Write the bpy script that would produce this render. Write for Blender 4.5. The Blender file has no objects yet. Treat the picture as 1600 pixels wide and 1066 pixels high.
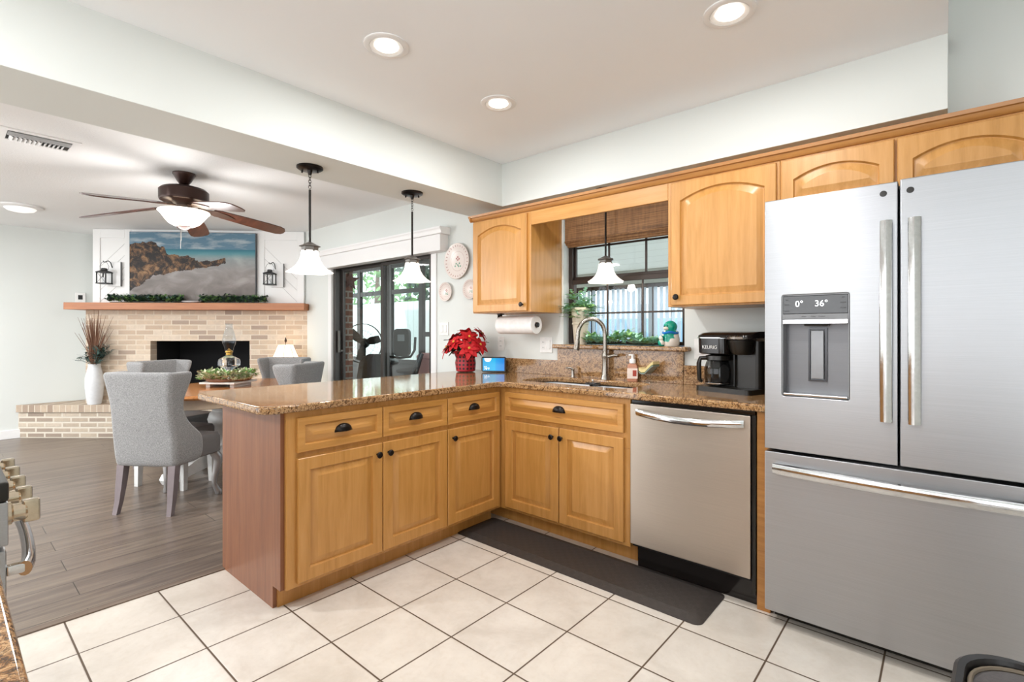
import bpy, bmesh, math, random
from math import pi, sin, cos, radians as R
from mathutils import Vector, Matrix
random.seed(7)
S = bpy.context.scene
COL = S.collection

# ---------------------------------------------------------------- camera, world, light, exposure
cam = bpy.data.cameras.new('camera')
cam.lens = 17.6; cam.sensor_width = 36; cam.shift_y = -0.00914
cam.clip_start = 0.02; cam.clip_end = 200
camo = bpy.data.objects.new('camera', cam); COL.objects.link(camo)
camo.location = (2.1819, -2.4057, 1.2393); camo.rotation_euler = (pi/2, 0, R(40.895))
S.camera = camo

w = bpy.data.worlds.new('world'); S.world = w; w.use_nodes = True
bg = w.node_tree.nodes['Background']
bg.inputs[0].default_value = (0.95, 0.975, 1.0, 1); bg.inputs[1].default_value = 3.6
S.view_settings.view_transform = 'Standard'; S.view_settings.look = 'None'
S.view_settings.exposure = 0.06; S.view_settings.gamma = 1.0; S.view_settings.use_curve_mapping = False
try:
    S.cycles.use_denoising = True
    S.cycles.max_bounces = 8; S.cycles.diffuse_bounces = 5; S.cycles.glossy_bounces = 4
    S.cycles.transmission_bounces = 6; S.cycles.transparent_max_bounces = 12
    S.cycles.sample_clamp_indirect = 6; S.cycles.caustics_reflective = False; S.cycles.caustics_refractive = False
except Exception: pass

def light(name, kind, loc, energy, col=(1, 1, 1), size=0.1, rot=(0, 0, 0), spread=None):
    l = bpy.data.lights.new(name, kind); l.energy = energy; l.color = col
    if kind == 'AREA':
        l.shape = 'DISK'; l.size = size
        if spread: l.spread = spread
    elif kind == 'SUN': l.angle = R(1)
    else: l.shadow_soft_size = size
    o = bpy.data.objects.new(name, l); COL.objects.link(o); o.location = loc; o.rotation_euler = rot
    return o
WARM = (1, 1, 1)
CAN_W = 8.5; PEND_W = 1.8; FAN_W = 34; DOME_W = 110
SUN_E = 2.2
light('sun', 'SUN', (0, 0, 10), SUN_E, (1, .96, .9), rot=(R(48), R(8), R(-25)))

# ---------------------------------------------------------------- colour and materials
def lin(c):
    if isinstance(c, str):
        c = [int(c[i:i+2], 16)/255 for i in (0, 2, 4)]
    return tuple((x/12.92 if x <= .04045 else ((x+.055)/1.055)**2.4) for x in c) + (1,)
class NT:
    def __init__(s, name):
        s.m = bpy.data.materials.new(name); s.m.use_nodes = True; s.t = s.m.node_tree
        s.b = s.t.nodes['Principled BSDF']
    def n(s, typ, **kw):
        nd = s.t.nodes.new(typ)
        for k, v in kw.items():
            if k.startswith('i_'):
                nd.inputs[k[2:].replace('_', ' ')].default_value = v
            elif k.startswith('n'):
                if k[1:].isdigit(): nd.inputs[int(k[1:])].default_value = v
                else: setattr(nd, k, v)
            else: setattr(nd, k, v)
        return nd
    def l(s, a, b): s.t.links.new(a, b)
    def coord(s, scale=(1, 1, 1), kind='Object', rot=(0, 0, 0)):
        c = s.n('ShaderNodeTexCoord'); m = s.n('ShaderNodeMapping')
        m.inputs['Scale'].default_value = scale; m.inputs['Rotation'].default_value = rot
        s.l(c.outputs[kind], m.inputs[0]); return m.outputs[0]
    def noise(s, vec, scale, detail=4, rough=.5, dist=0):
        n = s.n('ShaderNodeTexNoise'); s.l(vec, n.inputs['Vector'])
        n.inputs['Scale'].default_value = scale; n.inputs['Detail'].default_value = detail
        n.inputs['Roughness'].default_value = rough; n.inputs['Distortion'].default_value = dist
        return n.outputs['Fac']
    def ramp(s, fac, stops, interp='LINEAR'):
        r = s.n('ShaderNodeValToRGB'); s.l(fac, r.inputs[0]); e = r.color_ramp.elements
        r.color_ramp.interpolation = interp
        while len(e) < len(stops): e.new(.5)
        for el, (p, c) in zip(e, stops): el.position = p; el.color = lin(c)
        return r.outputs[0]
    def mix(s, fac, a, b, mode='MIX'):
        m = s.n('ShaderNodeMix'); m.data_type = 'RGBA'; m.blend_type = mode
        for i, v in ((0, fac), (6, a), (7, b)):
            if hasattr(v, 'links'): s.l(v, m.inputs[i])
            else: m.inputs[i].default_value = v if i == 0 else (lin(v) if isinstance(v, str) else v)
        return m.outputs[2]
    def math(s, op, a, b=None):
        m = s.n('ShaderNodeMath'); m.operation = op
        for i, v in ((0, a), (1, b)):
            if v is None: continue
            if hasattr(v, 'links'): s.l(v, m.inputs[i])
            else: m.inputs[i].default_value = v
        return m.outputs[0]
    def base(s, v):
        if hasattr(v, 'links'): s.l(v, s.b.inputs['Base Color'])
        else: s.b.inputs['Base Color'].default_value = lin(v)
    def bump(s, h, strength=.2, dist=.002):
        b = s.n('ShaderNodeBump'); b.inputs['Strength'].default_value = strength; b.inputs['Distance'].default_value = dist
        s.l(h, b.inputs['Height']); s.l(b.outputs[0], s.b.inputs['Normal'])
    def set(s, **kw):
        for k, v in kw.items():
            i = s.b.inputs[k.replace('_', ' ')]
            if hasattr(v, 'links'): s.l(v, i)
            else: i.default_value = v
        return s
def plain(name, col, rough=.5, metal=0, bumpy=0, bscale=60, **kw):
    m = NT(name); v = m.coord()
    n = m.noise(v, 30, 2)
    c = m.ramp(n, [(.3, tuple(x*.965 for x in hexf(col))), (.7, hexf(col))])
    m.base(c); m.set(Roughness=rough, Metallic=metal, **kw)
    if bumpy: m.bump(m.noise(v, bscale, 3), bumpy, .002)
    return m.m
def hexf(c): return tuple(int(c[i:i+2], 16)/255 for i in (0, 2, 4)) if isinstance(c, str) else c
def emis(name, col, strength, base='ffffff', rough=.4):
    m = NT(name); m.base(base); m.set(Roughness=rough, Emission_Strength=strength)
    m.b.inputs['Emission Color'].default_value = lin(col); return m.m
def wood(name, c1, c2, c3, axis='z', rough=.38, scale=1.0):
    m = NT(name); sc = {'z': (16, 16, 1.1), 'x': (1.1, 16, 16), 'y': (16, 1.1, 16)}[axis]
    v = m.coord(tuple(k*scale for k in sc))
    n1 = m.noise(v, 2.2, 5, .55, .6); n2 = m.noise(v, 14, 3, .6, .2)
    a = m.ramp(n1, [(.3, c1), (.52, c2), (.72, c3)])
    b = m.mix(m.ramp(n2, [(.4, (0, 0, 0)), (.7, (1, 1, 1))]), a, a)
    d = m.mix(.16, a, m.ramp(n2, [(.35, c1), (.65, c3)]))
    m.base(d); m.set(Roughness=rough); m.b.inputs['Coat Weight'].default_value = .25; m.b.inputs['Coat Roughness'].default_value = .25
    m.bump(n2, .04, .001); return m.m
M = {}
M['maple'] = wood('maple cabinet wood', 'AD7A38', 'BD8846', 'C69253', 'z')
M['maple_x'] = wood('maple cabinet wood across', 'AD7A38', 'BD8846', 'C69253', 'x')
M['maple_y'] = wood('maple drawer wood', 'AD7A38', 'BD8846', 'C69253', 'y')
M['maple_dark'] = wood('amber maple trim', '99642F', 'AA743A', 'B78345', 'x', .35)
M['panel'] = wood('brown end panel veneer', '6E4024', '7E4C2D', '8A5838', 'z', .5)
M['mantel'] = wood('honey mantel wood', '9C5C2E', 'AA6838', 'B47442', 'x', .45)
M['tabletop'] = wood('honey oak table top', 'A86A38', 'BC7C44', 'CB8E56', 'x', .16)
M['blade'] = wood('dark walnut blade', '33190F', '4A261A', '5E3424', 'x', .3)
def granite(name, base=0):
    m = NT(name); v = m.coord(); 
    n1 = m.noise(v, 9, 3, .6, .5); n2 = m.noise(v, 62, 6, .75, 1.1); n3 = m.noise(v, 160, 3, .7)
    vo = m.n('ShaderNodeTexVoronoi'); m.l(v, vo.inputs['Vector']); vo.inputs['Scale'].default_value = 120
    a = m.ramp(n2, [(.38, '1E140E'), (.44, '5E4028'), (.50, '99714A'), (.56, 'C6A276'), (.63, '4E3421')])
    b = m.mix(m.math('MULTIPLY', n1, .35), a, '9C7448')
    k = m.ramp(n3, [(.38, (1, 1, 1)), (.44, (0, 0, 0))])
    c = m.mix(m.math('MULTIPLY', k, .75), b, '33241C')
    d = m.mix(m.ramp(vo.outputs['Distance'], [(.1, (.5, .5, .5)), (.22, (0, 0, 0))]), c, 'D4BFA2')
    m.base(d); m.set(Roughness=.07); m.b.inputs['Specular IOR Level'].default_value = .6; return m.m
M['granite'] = granite('brown speckled granite')
def tiles():
    m = NT('cream ceramic tile'); c = m.n('ShaderNodeTexCoord')
    sp = m.n('ShaderNodeSeparateXYZ'); m.l(c.outputs['Object'], sp.inputs[0])
    def grid(o, off, per):
        a = m.math('DIVIDE', m.math('ADD', o, off), per); f = m.math('FRACT', a); d = m.math('ABSOLUTE', m.math('SUBTRACT', f, .5))
        return m.math('SUBTRACT', .5, d), m.math('FLOOR', a)
    gx, ix = grid(sp.outputs[0], 20.1-.33+.335*0, .335); gy, iy = grid(sp.outputs[1], 20.22+.02, .337)
    g = m.math('MINIMUM', gx, gy)
    v = m.coord()
    n = m.noise(v, 5, 6, .65, .4); n2 = m.noise(v, 40, 4, .6)
    wn = m.n('ShaderNodeTexWhiteNoise'); cb = m.n('ShaderNodeCombineXYZ'); m.l(ix, cb.inputs[0]); m.l(iy, cb.inputs[1]); m.l(cb.outputs[0], wn.inputs['Vector'])
    a = m.ramp(n, [(.32, 'CAC2B8'), (.5, 'D6CFC6'), (.68, 'DFD9D0')])
    a = m.mix(m.math('MULTIPLY', wn.outputs['Value'], .25), a, 'D3C8B8')
    a = m.mix(m.math('MULTIPLY', m.ramp(n2, [(.5, (0, 0, 0)), (.75, (1, 1, 1))]), .2), a, 'C2B39E')
    k = m.ramp(g, [(.0085, (1, 1, 1)), (.0125, (0, 0, 0))])
    m.base(m.mix(k, a, '574636')); 
    h = m.ramp(g, [(.006, (0, 0, 0)), (.018, (1, 1, 1))])
    m.bump(m.math('ADD', h, m.math('MULTIPLY', n2, .08)), .35, .002); m.set(Roughness=m.math('ADD', m.math('MULTIPLY', k, .4), .24)); return m.m
M['tile'] = tiles()
def planks():
    m = NT('grey brown plank floor'); v = m.coord(rot=(0, 0, pi/2))
    br = m.n('ShaderNodeTexBrick'); m.l(v, br.inputs['Vector']); br.offset = .37; br.inputs['Scale'].default_value = 1
    br.inputs['Brick Width'].default_value = 1.2; br.inputs['Row Height'].default_value = .18
    br.inputs['Mortar Size'].default_value = .0022; br.inputs['Mortar Smooth'].default_value = .3; br.inputs['Bias'].default_value = 0
    br.inputs['Color1'].default_value = (0, 0, 0, 1); br.inputs['Color2'].default_value = (1, 1, 1, 1); br.inputs['Mortar'].default_value = (.5, .5, .5, 1)
    g = m.coord((7, .55, 1)); n = m.noise(g, 2.2, 6, .62, 1.2); n2 = m.noise(g, 14, 3, .6)
    a = m.ramp(n, [(.28, '4A3F39'), (.48, '695C53'), (.68, '867869')])
    b = m.mix(m.math('MULTIPLY', br.outputs['Color'], .38), a, '85786D')
    b = m.mix(m.math('MULTIPLY', n2, .22), b, '453B36')
    c = m.mix(br.outputs['Fac'], b, '2E2723'); m.base(c); m.set(Roughness=.3)
    m.bump(m.math('SUBTRACT', m.math('MULTIPLY', n2, .15), br.outputs['Fac']), .25, .0015); return m.m
M['planks'] = planks()
def bricks(name, axes, bw, bh, cols, mortar, mort=.011, off=.5):
    m = NT(name); c = m.n('ShaderNodeTexCoord'); sp = m.n('ShaderNodeSeparateXYZ'); m.l(c.outputs['Object'], sp.inputs[0])
    cb = m.n('ShaderNodeCombineXYZ')
    ix = {'x': 0, 'y': 1, 'z': 2}
    src0 = sp.outputs[ix[axes[0]]] if axes[0] != 's' else m.math('ADD', sp.outputs[0], sp.outputs[1])
    m.l(src0, cb.inputs[0]); m.l(sp.outputs[ix[axes[1]]], cb.inputs[1])
    br = m.n('ShaderNodeTexBrick'); m.l(cb.outputs[0], br.inputs['Vector']); br.offset = off
    for k, v in (('Scale', 1), ('Brick Width', bw), ('Row Height', bh), ('Mortar Size', mort), ('Mortar Smooth', .25), ('Bias', 0)):
        br.inputs[k].default_value = v
    br.inputs['Color1'].default_value = (0, 0, 0, 1); br.inputs['Color2'].default_value = (1, 1, 1, 1); br.inputs['Mortar'].default_value = (.5, .5, .5, 1)
    v = m.coord(); n = m.noise(v, 16, 5, .65, .5); n2 = m.noise(v, 70, 3, .6)
    a = m.ramp(br.outputs['Color'], [(.0, cols[0]), (.25, cols[1]), (.6, cols[2]), (.85, cols[3])])
    a = m.mix(m.ramp(n, [(.42, (.55, .55, .55)), (.62, (0, 0, 0))]), a, cols[4])
    a = m.mix(m.math('MULTIPLY', n2, .25), a, cols[2])
    m.base(m.mix(br.outputs['Fac'], a, mortar)); m.set(Roughness=.85)
    m.bump(m.math('SUBTRACT', m.math('MULTIPLY', n2, .3), br.outputs['Fac']), .6, .006); return m.m
BC = ['9F8C7F', 'C6AF98', 'D3BEA6', 'DCCCB9', 'A69A90']
M['brick'] = bricks('pale washed brick', 'xz', .205, .0600, BC, 'DDD0BE', .0065)
M['brick_side'] = bricks('pale washed brick side', 'yz', .215, .072, BC, 'DCCFBC')
M['soldier'] = bricks('hearth cap brick', 'xz', .072, .4, ['8E7B6C', 'AE9C8A', 'BBA995', 'C6B8A4', '94857A'], 'CABFAF', .006, 0)
M['brick_low'] = bricks('hearth brick', 'xz', .205, .060, ['86766B', 'AFA08F', 'BEB09D', 'CABDAC', '90847A'], 'D0C8BA')
M['redbrick'] = bricks('brown patio brick', 'sz', .21, .075, ['5B3A2E', '6E4636', '7A5040', '85584A', '4A3028'], '8F8378')
def paint(name, col, b=.05, sc=220, rough=.75):
    m = NT(name); v = m.coord(); m.base(m.ramp(m.noise(v, 1.3, 2), [(.3, tuple(x*.985 for x in hexf(col))), (.7, hexf(col))]))
    m.set(Roughness=rough); m.bump(m.noise(v, sc, 3, .6), b, .002); return m.m
M['wall'] = paint('pale grey green wall paint', 'DDE1DE')
M['ceil'] = paint('flat white ceiling paint', 'F4F7FA', .03)
M['popcorn'] = paint('textured white ceiling', 'EEEFEF', .9, 95)
M['white'] = paint('white satin trim paint', 'EEEEEE', .01, 60, .4)
M['shiplap'] = paint('white panelling', 'EDEDEC', .01, 60, .5)
def steel(name, col='C2C4C6', rough=.27, axis='x', aniso=.0):
    m = NT(name); v = m.coord({'x': (1.2, 60, 220), 'z': (220, 60, 1.2), 'n': (30, 30, 30)}[axis])
    n = m.noise(v, 3, 3, .6); m.base(m.ramp(n, [(.3, tuple(x*.95 for x in hexf(col))), (.7, hexf(col))]))
    m.set(Metallic=1.0, Roughness=m.math('ADD', m.math('MULTIPLY', n, .1), rough-.05))
    m.bump(n, .035, .0006)
    if axis == 'x':
        tg = m.n('ShaderNodeTangent'); tg.direction_type = 'RADIAL'; tg.axis = 'Z'; m.l(tg.outputs[0], m.b.inputs['Tangent']); m.set(Anisotropic=.75); m.b.inputs['Anisotropic Rotation'].default_value = .25
    return m.m
M['steel'] = steel('brushed stainless steel', 'B2B4B7', .34)
M['steel_dw'] = steel('reflection tinted brushed steel', 'BDB2A6', .34)  # brown reflection of cabinets and floor put into the base colour
M['chrome'] = steel('bright polished steel', 'DADBDC', .13, 'n')
M['nickel'] = steel('brushed nickel', '9C968E', .28, 'n')
M['sinksteel'] = plain('satin sink steel', 'E2E4E6', .42, .6)
M['bronze'] = plain('oil rubbed bronze', '1D1714', .3, .6)
M['fanbronze'] = plain('dark brown bronze', '3A2620', .3, .5)
M['black'] = plain('black plastic', '17140F', .32)
M['gloss'] = plain('gloss black plastic', '15100E', .12)
M['dark'] = plain('matte near black', '0D0C0C', .7)
M['iron'] = plain('black iron', '222222', .5, .3)
M['greymetal'] = plain('grey fixture metal', '66625D', .42, .5)
M['whiteplastic'] = plain('white plastic', 'EDEDEB', .3)
M['paper'] = plain('white paper towel', 'F2F2F2', .9, bumpy=.4, bscale=90)
M['rubber'] = plain('dark brown rubber mat', '2E2926', .55)
def matmat():
    m = NT('dark basketweave mat'); v = m.coord((1, 1, 1), rot=(0, 0, 0))
    wv = m.n('ShaderNodeTexWave'); m.l(v, wv.inputs[0]); wv.inputs['Scale'].default_value = 12; wv.inputs['Distortion'].default_value = 0
    ch = m.n('ShaderNodeTexChecker'); m.l(v, ch.inputs[0]); ch.inputs['Scale'].default_value = 38
    n = m.noise(v, 55, 4, .7)
    sp = m.ramp(n, [(.70, (0, 0, 0)), (.74, (1, 1, 1))])
    m.base(m.mix(m.math('MULTIPLY', sp, .5), m.mix(m.math('MULTIPLY', ch.outputs['Fac'], .4), '37312E', '2B2623'), 'A09A92')); m.set(Roughness=.55); m.bump(m.math('ADD', ch.outputs['Fac'], n), .5, .002); return m.m
M['mat'] = matmat()
def fabric(name, c1, c2, rough=.85, sc=160):
    m = NT(name); v = m.coord(); n = m.noise(v, sc, 4, .75); n2 = m.noise(v, 6, 2)
    a = m.ramp(n, [(.36, c1), (.62, c2)]); m.base(m.mix(m.math('MULTIPLY', n2, .2), a, c1)); m.set(Roughness=rough); m.bump(n, .3, .001)
    m.b.inputs['Sheen Weight'].default_value = .25; return m.m
M['fabric'] = fabric('grey tweed upholstery', '737375', 'A3A3A2')
M['leather'] = plain('grey vinyl seat', '6F6C6B', .38, bumpy=.2, bscale=200)
M['legsilver'] = plain('silver painted wood', 'B5B4B4', .28, .75)
M['leggrey'] = plain('grey stained wood leg', '7E7375', .4, .1)
M['tablewhite'] = plain('white painted table base', 'DADAD8', .35)
M['rim'] = plain('silver piping', '8B8582', .5)
def glass(name, col='ffffff', rough=0.0, ior=1.45):
    m = NT(name); m.base(col); m.set(Roughness=rough, IOR=ior); m.b.inputs['Transmission Weight'].default_value = 1; return m.m
def pane(name, tint=(.9, .95, .95), refl=.12):
    m = bpy.data.materials.new(name); m.use_nodes = True; t = m.node_tree; t.nodes.clear()
    o = t.nodes.new('ShaderNodeOutputMaterial'); mx = t.nodes.new('ShaderNodeMixShader'); tr = t.nodes.new('ShaderNodeBsdfTransparent'); gl = t.nodes.new('ShaderNodeBsdfGlossy')
    fr = t.nodes.new('ShaderNodeFresnel'); fr.inputs[0].default_value = 1.5
    tr.inputs[0].default_value = (*tint, 1); gl.inputs['Roughness'].default_value = .02
    ge = t.nodes.new('ShaderNodeNewGeometry'); sb = t.nodes.new('ShaderNodeMath'); sb.operation = 'SUBTRACT'; sb.inputs[0].default_value = 1; t.links.new(ge.outputs['Backfacing'], sb.inputs[1])
    mu = t.nodes.new('ShaderNodeMath'); mu.operation = 'MULTIPLY'; t.links.new(sb.outputs[0], mu.inputs[0]); t.links.new(fr.outputs[0], mu.inputs[1]); t.links.new(mu.outputs[0], mx.inputs[0]); t.links.new(tr.outputs[0], mx.inputs[1]); t.links.new(gl.outputs[0], mx.inputs[2]); t.links.new(mx.outputs[0], o.inputs[0]); return m
M['pane'] = pane('window glass')
M['lampglass'] = pane('clear lamp glass', (.93, .95, .97))
M['waterglass'] = glass('thick clear glass', 'F4F6F8', .0)
M['shade'] = emis('lit frosted glass', 'FFF6EA', .9, 'F4EFE6', .3)
M['shade_fan'] = emis('lit alabaster bowl', 'FFF4E2', 2.2, 'F4EFE6', .3)
M['shade_warm'] = emis('lit fabric lampshade', 'FFE9CC', 1.1, 'F3E8D8', .8)
M['led'] = emis('lit recessed bulb', 'FFF9F0', 9)
M['green'] = plain('deep green leaf', '24402A', .45)
M['green2'] = plain('fresh green leaf', '84B068', .5)
M['green3'] = plain('blue green leaf', 'A6D4BC', .5)
M['greyleaf'] = plain('grey green olive leaf', '4E6862', .5)
M['red'] = plain('scarlet bract', 'B8000F', .7)
M['yellow'] = plain('yellow flower centre', 'D9B84A', .6)
M['grass'] = plain('dried brown grass', '7A5540', .8)
M['cream'] = plain('cream glazed ceramic', 'D2C7B3', .35)
M['ceramic'] = plain('white glazed ceramic', 'DFE1E4', .15)
M['chrome_dark'] = plain('dark steel', '4B4B4D', .25, .9)
M['alum'] = plain('dark bronze aluminium frame', '45413E', .4, .5)
M['alum2'] = plain('dark brown aluminium frame', '3A2E28', .42, .3)

# ---------------------------------------------------------------- mesh builder
class MB:
    def __init__(s): s.b = bmesh.new(); s.mi = 0
    def _fin(s, faces, mi=None):
        for f in faces: f.material_index = s.mi if mi is None else mi
    def box(s, x0, x1, y0, y1, z0, z1, bev=0, seg=2, mat=None):
        b2 = bmesh.new()
        vs = [b2.verts.new((x, y, z)) for z in (z0, z1) for y in (y0, y1) for x in (x0, x1)]
        for q in ((0, 2, 3, 1), (4, 5, 7, 6), (0, 1, 5, 4), (2, 6, 7, 3), (0, 4, 6, 2), (1, 3, 7, 5)): b2.faces.new([vs[i] for i in q])
        if bev: bmesh.ops.bevel(b2, geom=b2.edges[:], offset=bev, segments=seg, affect='EDGES', profile=.5)
        s.add(b2, mat); return s
    def add(s, b2, mat=None, free=True):
        bmesh.ops.recalc_face_normals(b2, faces=b2.faces[:])
        if mat is not None: bmesh.ops.transform(b2, matrix=mat, verts=b2.verts[:])
        mp = {}
        for v in b2.verts: mp[v] = s.b.verts.new(v.co)
        for f in b2.faces:
            try: nf = s.b.faces.new([mp[v] for v in f.verts]); nf.material_index = s.mi
            except ValueError: pass
        b2.free(); return s
    def rings(s, rs, closed=True, cap0=True, cap1=True, mat=None, recalc=True):
        b2 = bmesh.new(); V = [[b2.verts.new(p) for p in r] for r in rs]; n = len(rs[0])
        for a, c in zip(V, V[1:]):
            for i in range(n if closed else n-1):
                j = (i+1) % n
                try: b2.faces.new((a[i], a[j], c[j], c[i]))
                except ValueError: pass
        if cap0 and n > 2: b2.faces.new(V[0][::-1])
        if cap1 and n > 2: b2.faces.new(V[-1])
        bmesh.ops.remove_doubles(b2, verts=b2.verts[:], dist=1e-6)
        s.add(b2, mat); return s
    def lathe(s, prof, c=(0, 0, 0), seg=24, mat=None, cap0=True, cap1=True, sx=1, sy=1):
        rs = [[(c[0]+r*sx*cos(2*pi*i/seg), c[1]+r*sy*sin(2*pi*i/seg), c[2]+z) for i in range(seg)] for r, z in prof]
        return s.rings(rs, True, cap0 and prof[0][0] > 1e-5, cap1 and prof[-1][0] > 1e-5, mat)
    def tube(s, pts, r, seg=10, closed=False, flat=1.0, caps=True):
        pts = [Vector(p) for p in pts]; n = len(pts); rs = []; up = None
        rr = r if isinstance(r, (list, tuple)) else [r]*n
        for i, p in enumerate(pts):
            if closed: t = pts[(i+1) % n]-pts[i-1]
            else: t = pts[min(i+1, n-1)]-pts[max(i-1, 0)]
            t.normalize()
            if up is None:
                up = Vector((0, 0, 1)) if abs(t.z) < .9 else Vector((0, 1, 0))
            x = t.cross(up)
            if x.length < 1e-4: x = t.cross(Vector((1, 0, 0)))
            x.normalize(); y = x.cross(t).normalized(); up = y
            rs.append([p+rr[i]*(cos(2*pi*k/seg)*x+flat*sin(2*pi*k/seg)*y) for k in range(seg)])
        if closed: rs.append(rs[0]); return s.rings(rs, True, False, False)
        return s.rings(rs, True, caps, caps)
    def cyl(s, p0, p1, r, r1=None, seg=20):
        return s.tube([p0, p1], [r, r if r1 is None else r1], seg)
    def poly(s, outer, z0, z1, holes=(), mat=None, bev=0):
        b2 = bmesh.new(); es = []
        for lp in [outer]+list(holes):
            vs = [b2.verts.new((x, y, z0)) for x, y in lp]
            es += [b2.edges.new((vs[i], vs[(i+1) % len(vs)])) for i in range(len(vs))]
        if holes: bmesh.ops.triangle_fill(b2, use_beauty=True, use_dissolve=False, edges=es)
        else: b2.faces.new(b2.verts[:])
        r = bmesh.ops.extrude_face_region(b2, geom=b2.faces[:])
        nv = [g for g in r['geom'] if isinstance(g, bmesh.types.BMVert)]
        bmesh.ops.translate(b2, verts=nv, vec=(0, 0, z1-z0))
        if bev:
            bmesh.ops.recalc_face_normals(b2, faces=b2.faces[:])
            eds = [e for e in b2.edges if len(e.link_faces) == 2 and e.calc_face_angle(0) > 1.2 and abs(e.verts[0].co.z-e.verts[1].co.z) < 1e-6]
            bmesh.ops.bevel(b2, geom=eds, offset=bev, segments=3, affect='EDGES', profile=.5)
        s.add(b2, mat); return s
    def sphere(s, c, r, seg=16, rings=10, sc=(1, 1, 1), mat=None):
        b2 = bmesh.new(); bmesh.ops.create_uvsphere(b2, u_segments=seg, v_segments=rings, radius=r)
        bmesh.ops.transform(b2, matrix=Matrix.Translation(c) @ Matrix.Diagonal((*sc, 1)), verts=b2.verts[:])
        s.add(b2, mat); return s
    def leaf(s, p, d, L, W, nrm=(0, 0, 1), curl=.15, fold=.12):
        p = Vector(p); d = Vector(d).normalized(); n = Vector(nrm); x = d.cross(n)
        if x.length < .05: x = d.cross(Vector((1, 0, 0)))
        x.normalize(); n = x.cross(d).normalized()
        prof = [(0, .08), (.25, .7), (.5, 1), (.78, .62), (1, 0.02)]
        L3 = [[p+d*L*t+x*(sd*W*.5*k)+n*(-curl*L*t*t+(fold*W if sd else 0)) for sd in (-1, 0, 1)] for t, k in prof]
        V = [[s.b.verts.new(q) for q in row] for row in L3]
        for a, b in zip(V, V[1:]):
            for i in (0, 1):
                f = s.b.faces.new((a[i], a[i+1], b[i+1], b[i])); f.material_index = s.mi
        return s
def WM(o):
    m = o.matrix_basis.copy()
    while o.parent: o = o.parent; m = o.matrix_basis @ m
    return m
def obj(name, mb, mats, parent=None, world=True, angle=35, center=True, soft=False):
    me = bpy.data.meshes.new(name)
    if parent is not None and world: bmesh.ops.transform(mb.b, matrix=WM(parent).inverted(), verts=mb.b.verts[:])
    o = bpy.data.objects.new(name, me)
    if parent is None and center and mb.b.verts:
        xs = [v.co for v in mb.b.verts]
        c = Vector((sum(v.x for v in xs)/len(xs), sum(v.y for v in xs)/len(xs), min(v.z for v in xs)))
        bmesh.ops.translate(mb.b, verts=mb.b.verts[:], vec=-c); o.location = c
    mb.b.to_mesh(me); mb.b.free()
    for m in (mats if isinstance(mats, (list, tuple)) else [mats]): me.materials.append(M[m] if isinstance(m, str) else m)
    if me.polygons:
        me.polygons.foreach_set('use_smooth', [True]*len(me.polygons))
        me.set_sharp_from_angle(angle=R(angle))
    COL.objects.link(o); o.parent = parent
    if 5 < len(me.polygons) < 8000 and not soft:
        md = o.modifiers.new('weighted', 'WEIGHTED_NORMAL'); md.keep_sharp = True; md.weight = 80
    return o
def tag(o, label, cat=None, group=None, kind=None):
    if label: o['label'] = label
    if cat: o['category'] = cat
    if group: o['group'] = group
    if kind: o['kind'] = kind
    return o
def thing(name, label, cat, loc=(0, 0, 0), rz=0, group=None):
    o = bpy.data.objects.new(name, None); COL.objects.link(o); o.location = loc; o.rotation_euler = (0, 0, rz)
    o.empty_display_size = .1
    return tag(o, label, cat, group)
def copy_tree(o, parent=None):
    c = o.copy(); COL.objects.link(c); c.parent = parent
    for ch in list(o.children): copy_tree(ch, c)
    return c
def struct(name, mb, mats, label=None, parent=None, angle=35):
    o = obj(name, mb, mats, parent, center=False, angle=angle)
    if parent is None: o['kind'] = 'structure'
    if label: o['label'] = label
    return o
def frame(o, u, v, wn): return Matrix(((u[0], v[0], wn[0], o[0]), (u[1], v[1], wn[1], o[1]), (u[2], v[2], wn[2], o[2]), (0, 0, 0, 1)))
def rot(ax, a, c=(0, 0, 0)): return Matrix.Translation(c) @ Matrix.Rotation(a, 4, ax) @ Matrix.Translation([-k for k in c])
def text(name, body, size, mat, parent, m4, ext=.0006):
    c = bpy.data.curves.new(name, 'FONT'); c.body = body; c.size = size; c.extrude = ext; c.align_x = 'CENTER'; c.align_y = 'CENTER'
    tmp = bpy.data.objects.new('tmp', c); me = bpy.data.meshes.new_from_object(tmp); bpy.data.objects.remove(tmp)
    me.materials.clear(); me.materials.append(M[mat] if isinstance(mat, str) else mat)
    o = bpy.data.objects.new(name, me); COL.objects.link(o)
    o.parent = parent; o.matrix_basis = (WM(parent).inverted() @ m4) if parent else m4
    return o
def rrect(x0, x1, y0, y1, r, n=5):
    pts = []
    for cx, cy, a0 in ((x1-r, y0+r, -90), (x1-r, y1-r, 0), (x0+r, y1-r, 90), (x0+r, y0+r, 180)):
        pts += [(cx+r*cos(R(a0+90*i/n)), cy+r*sin(R(a0+90*i/n))) for i in range(n+1)]
    return pts

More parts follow.
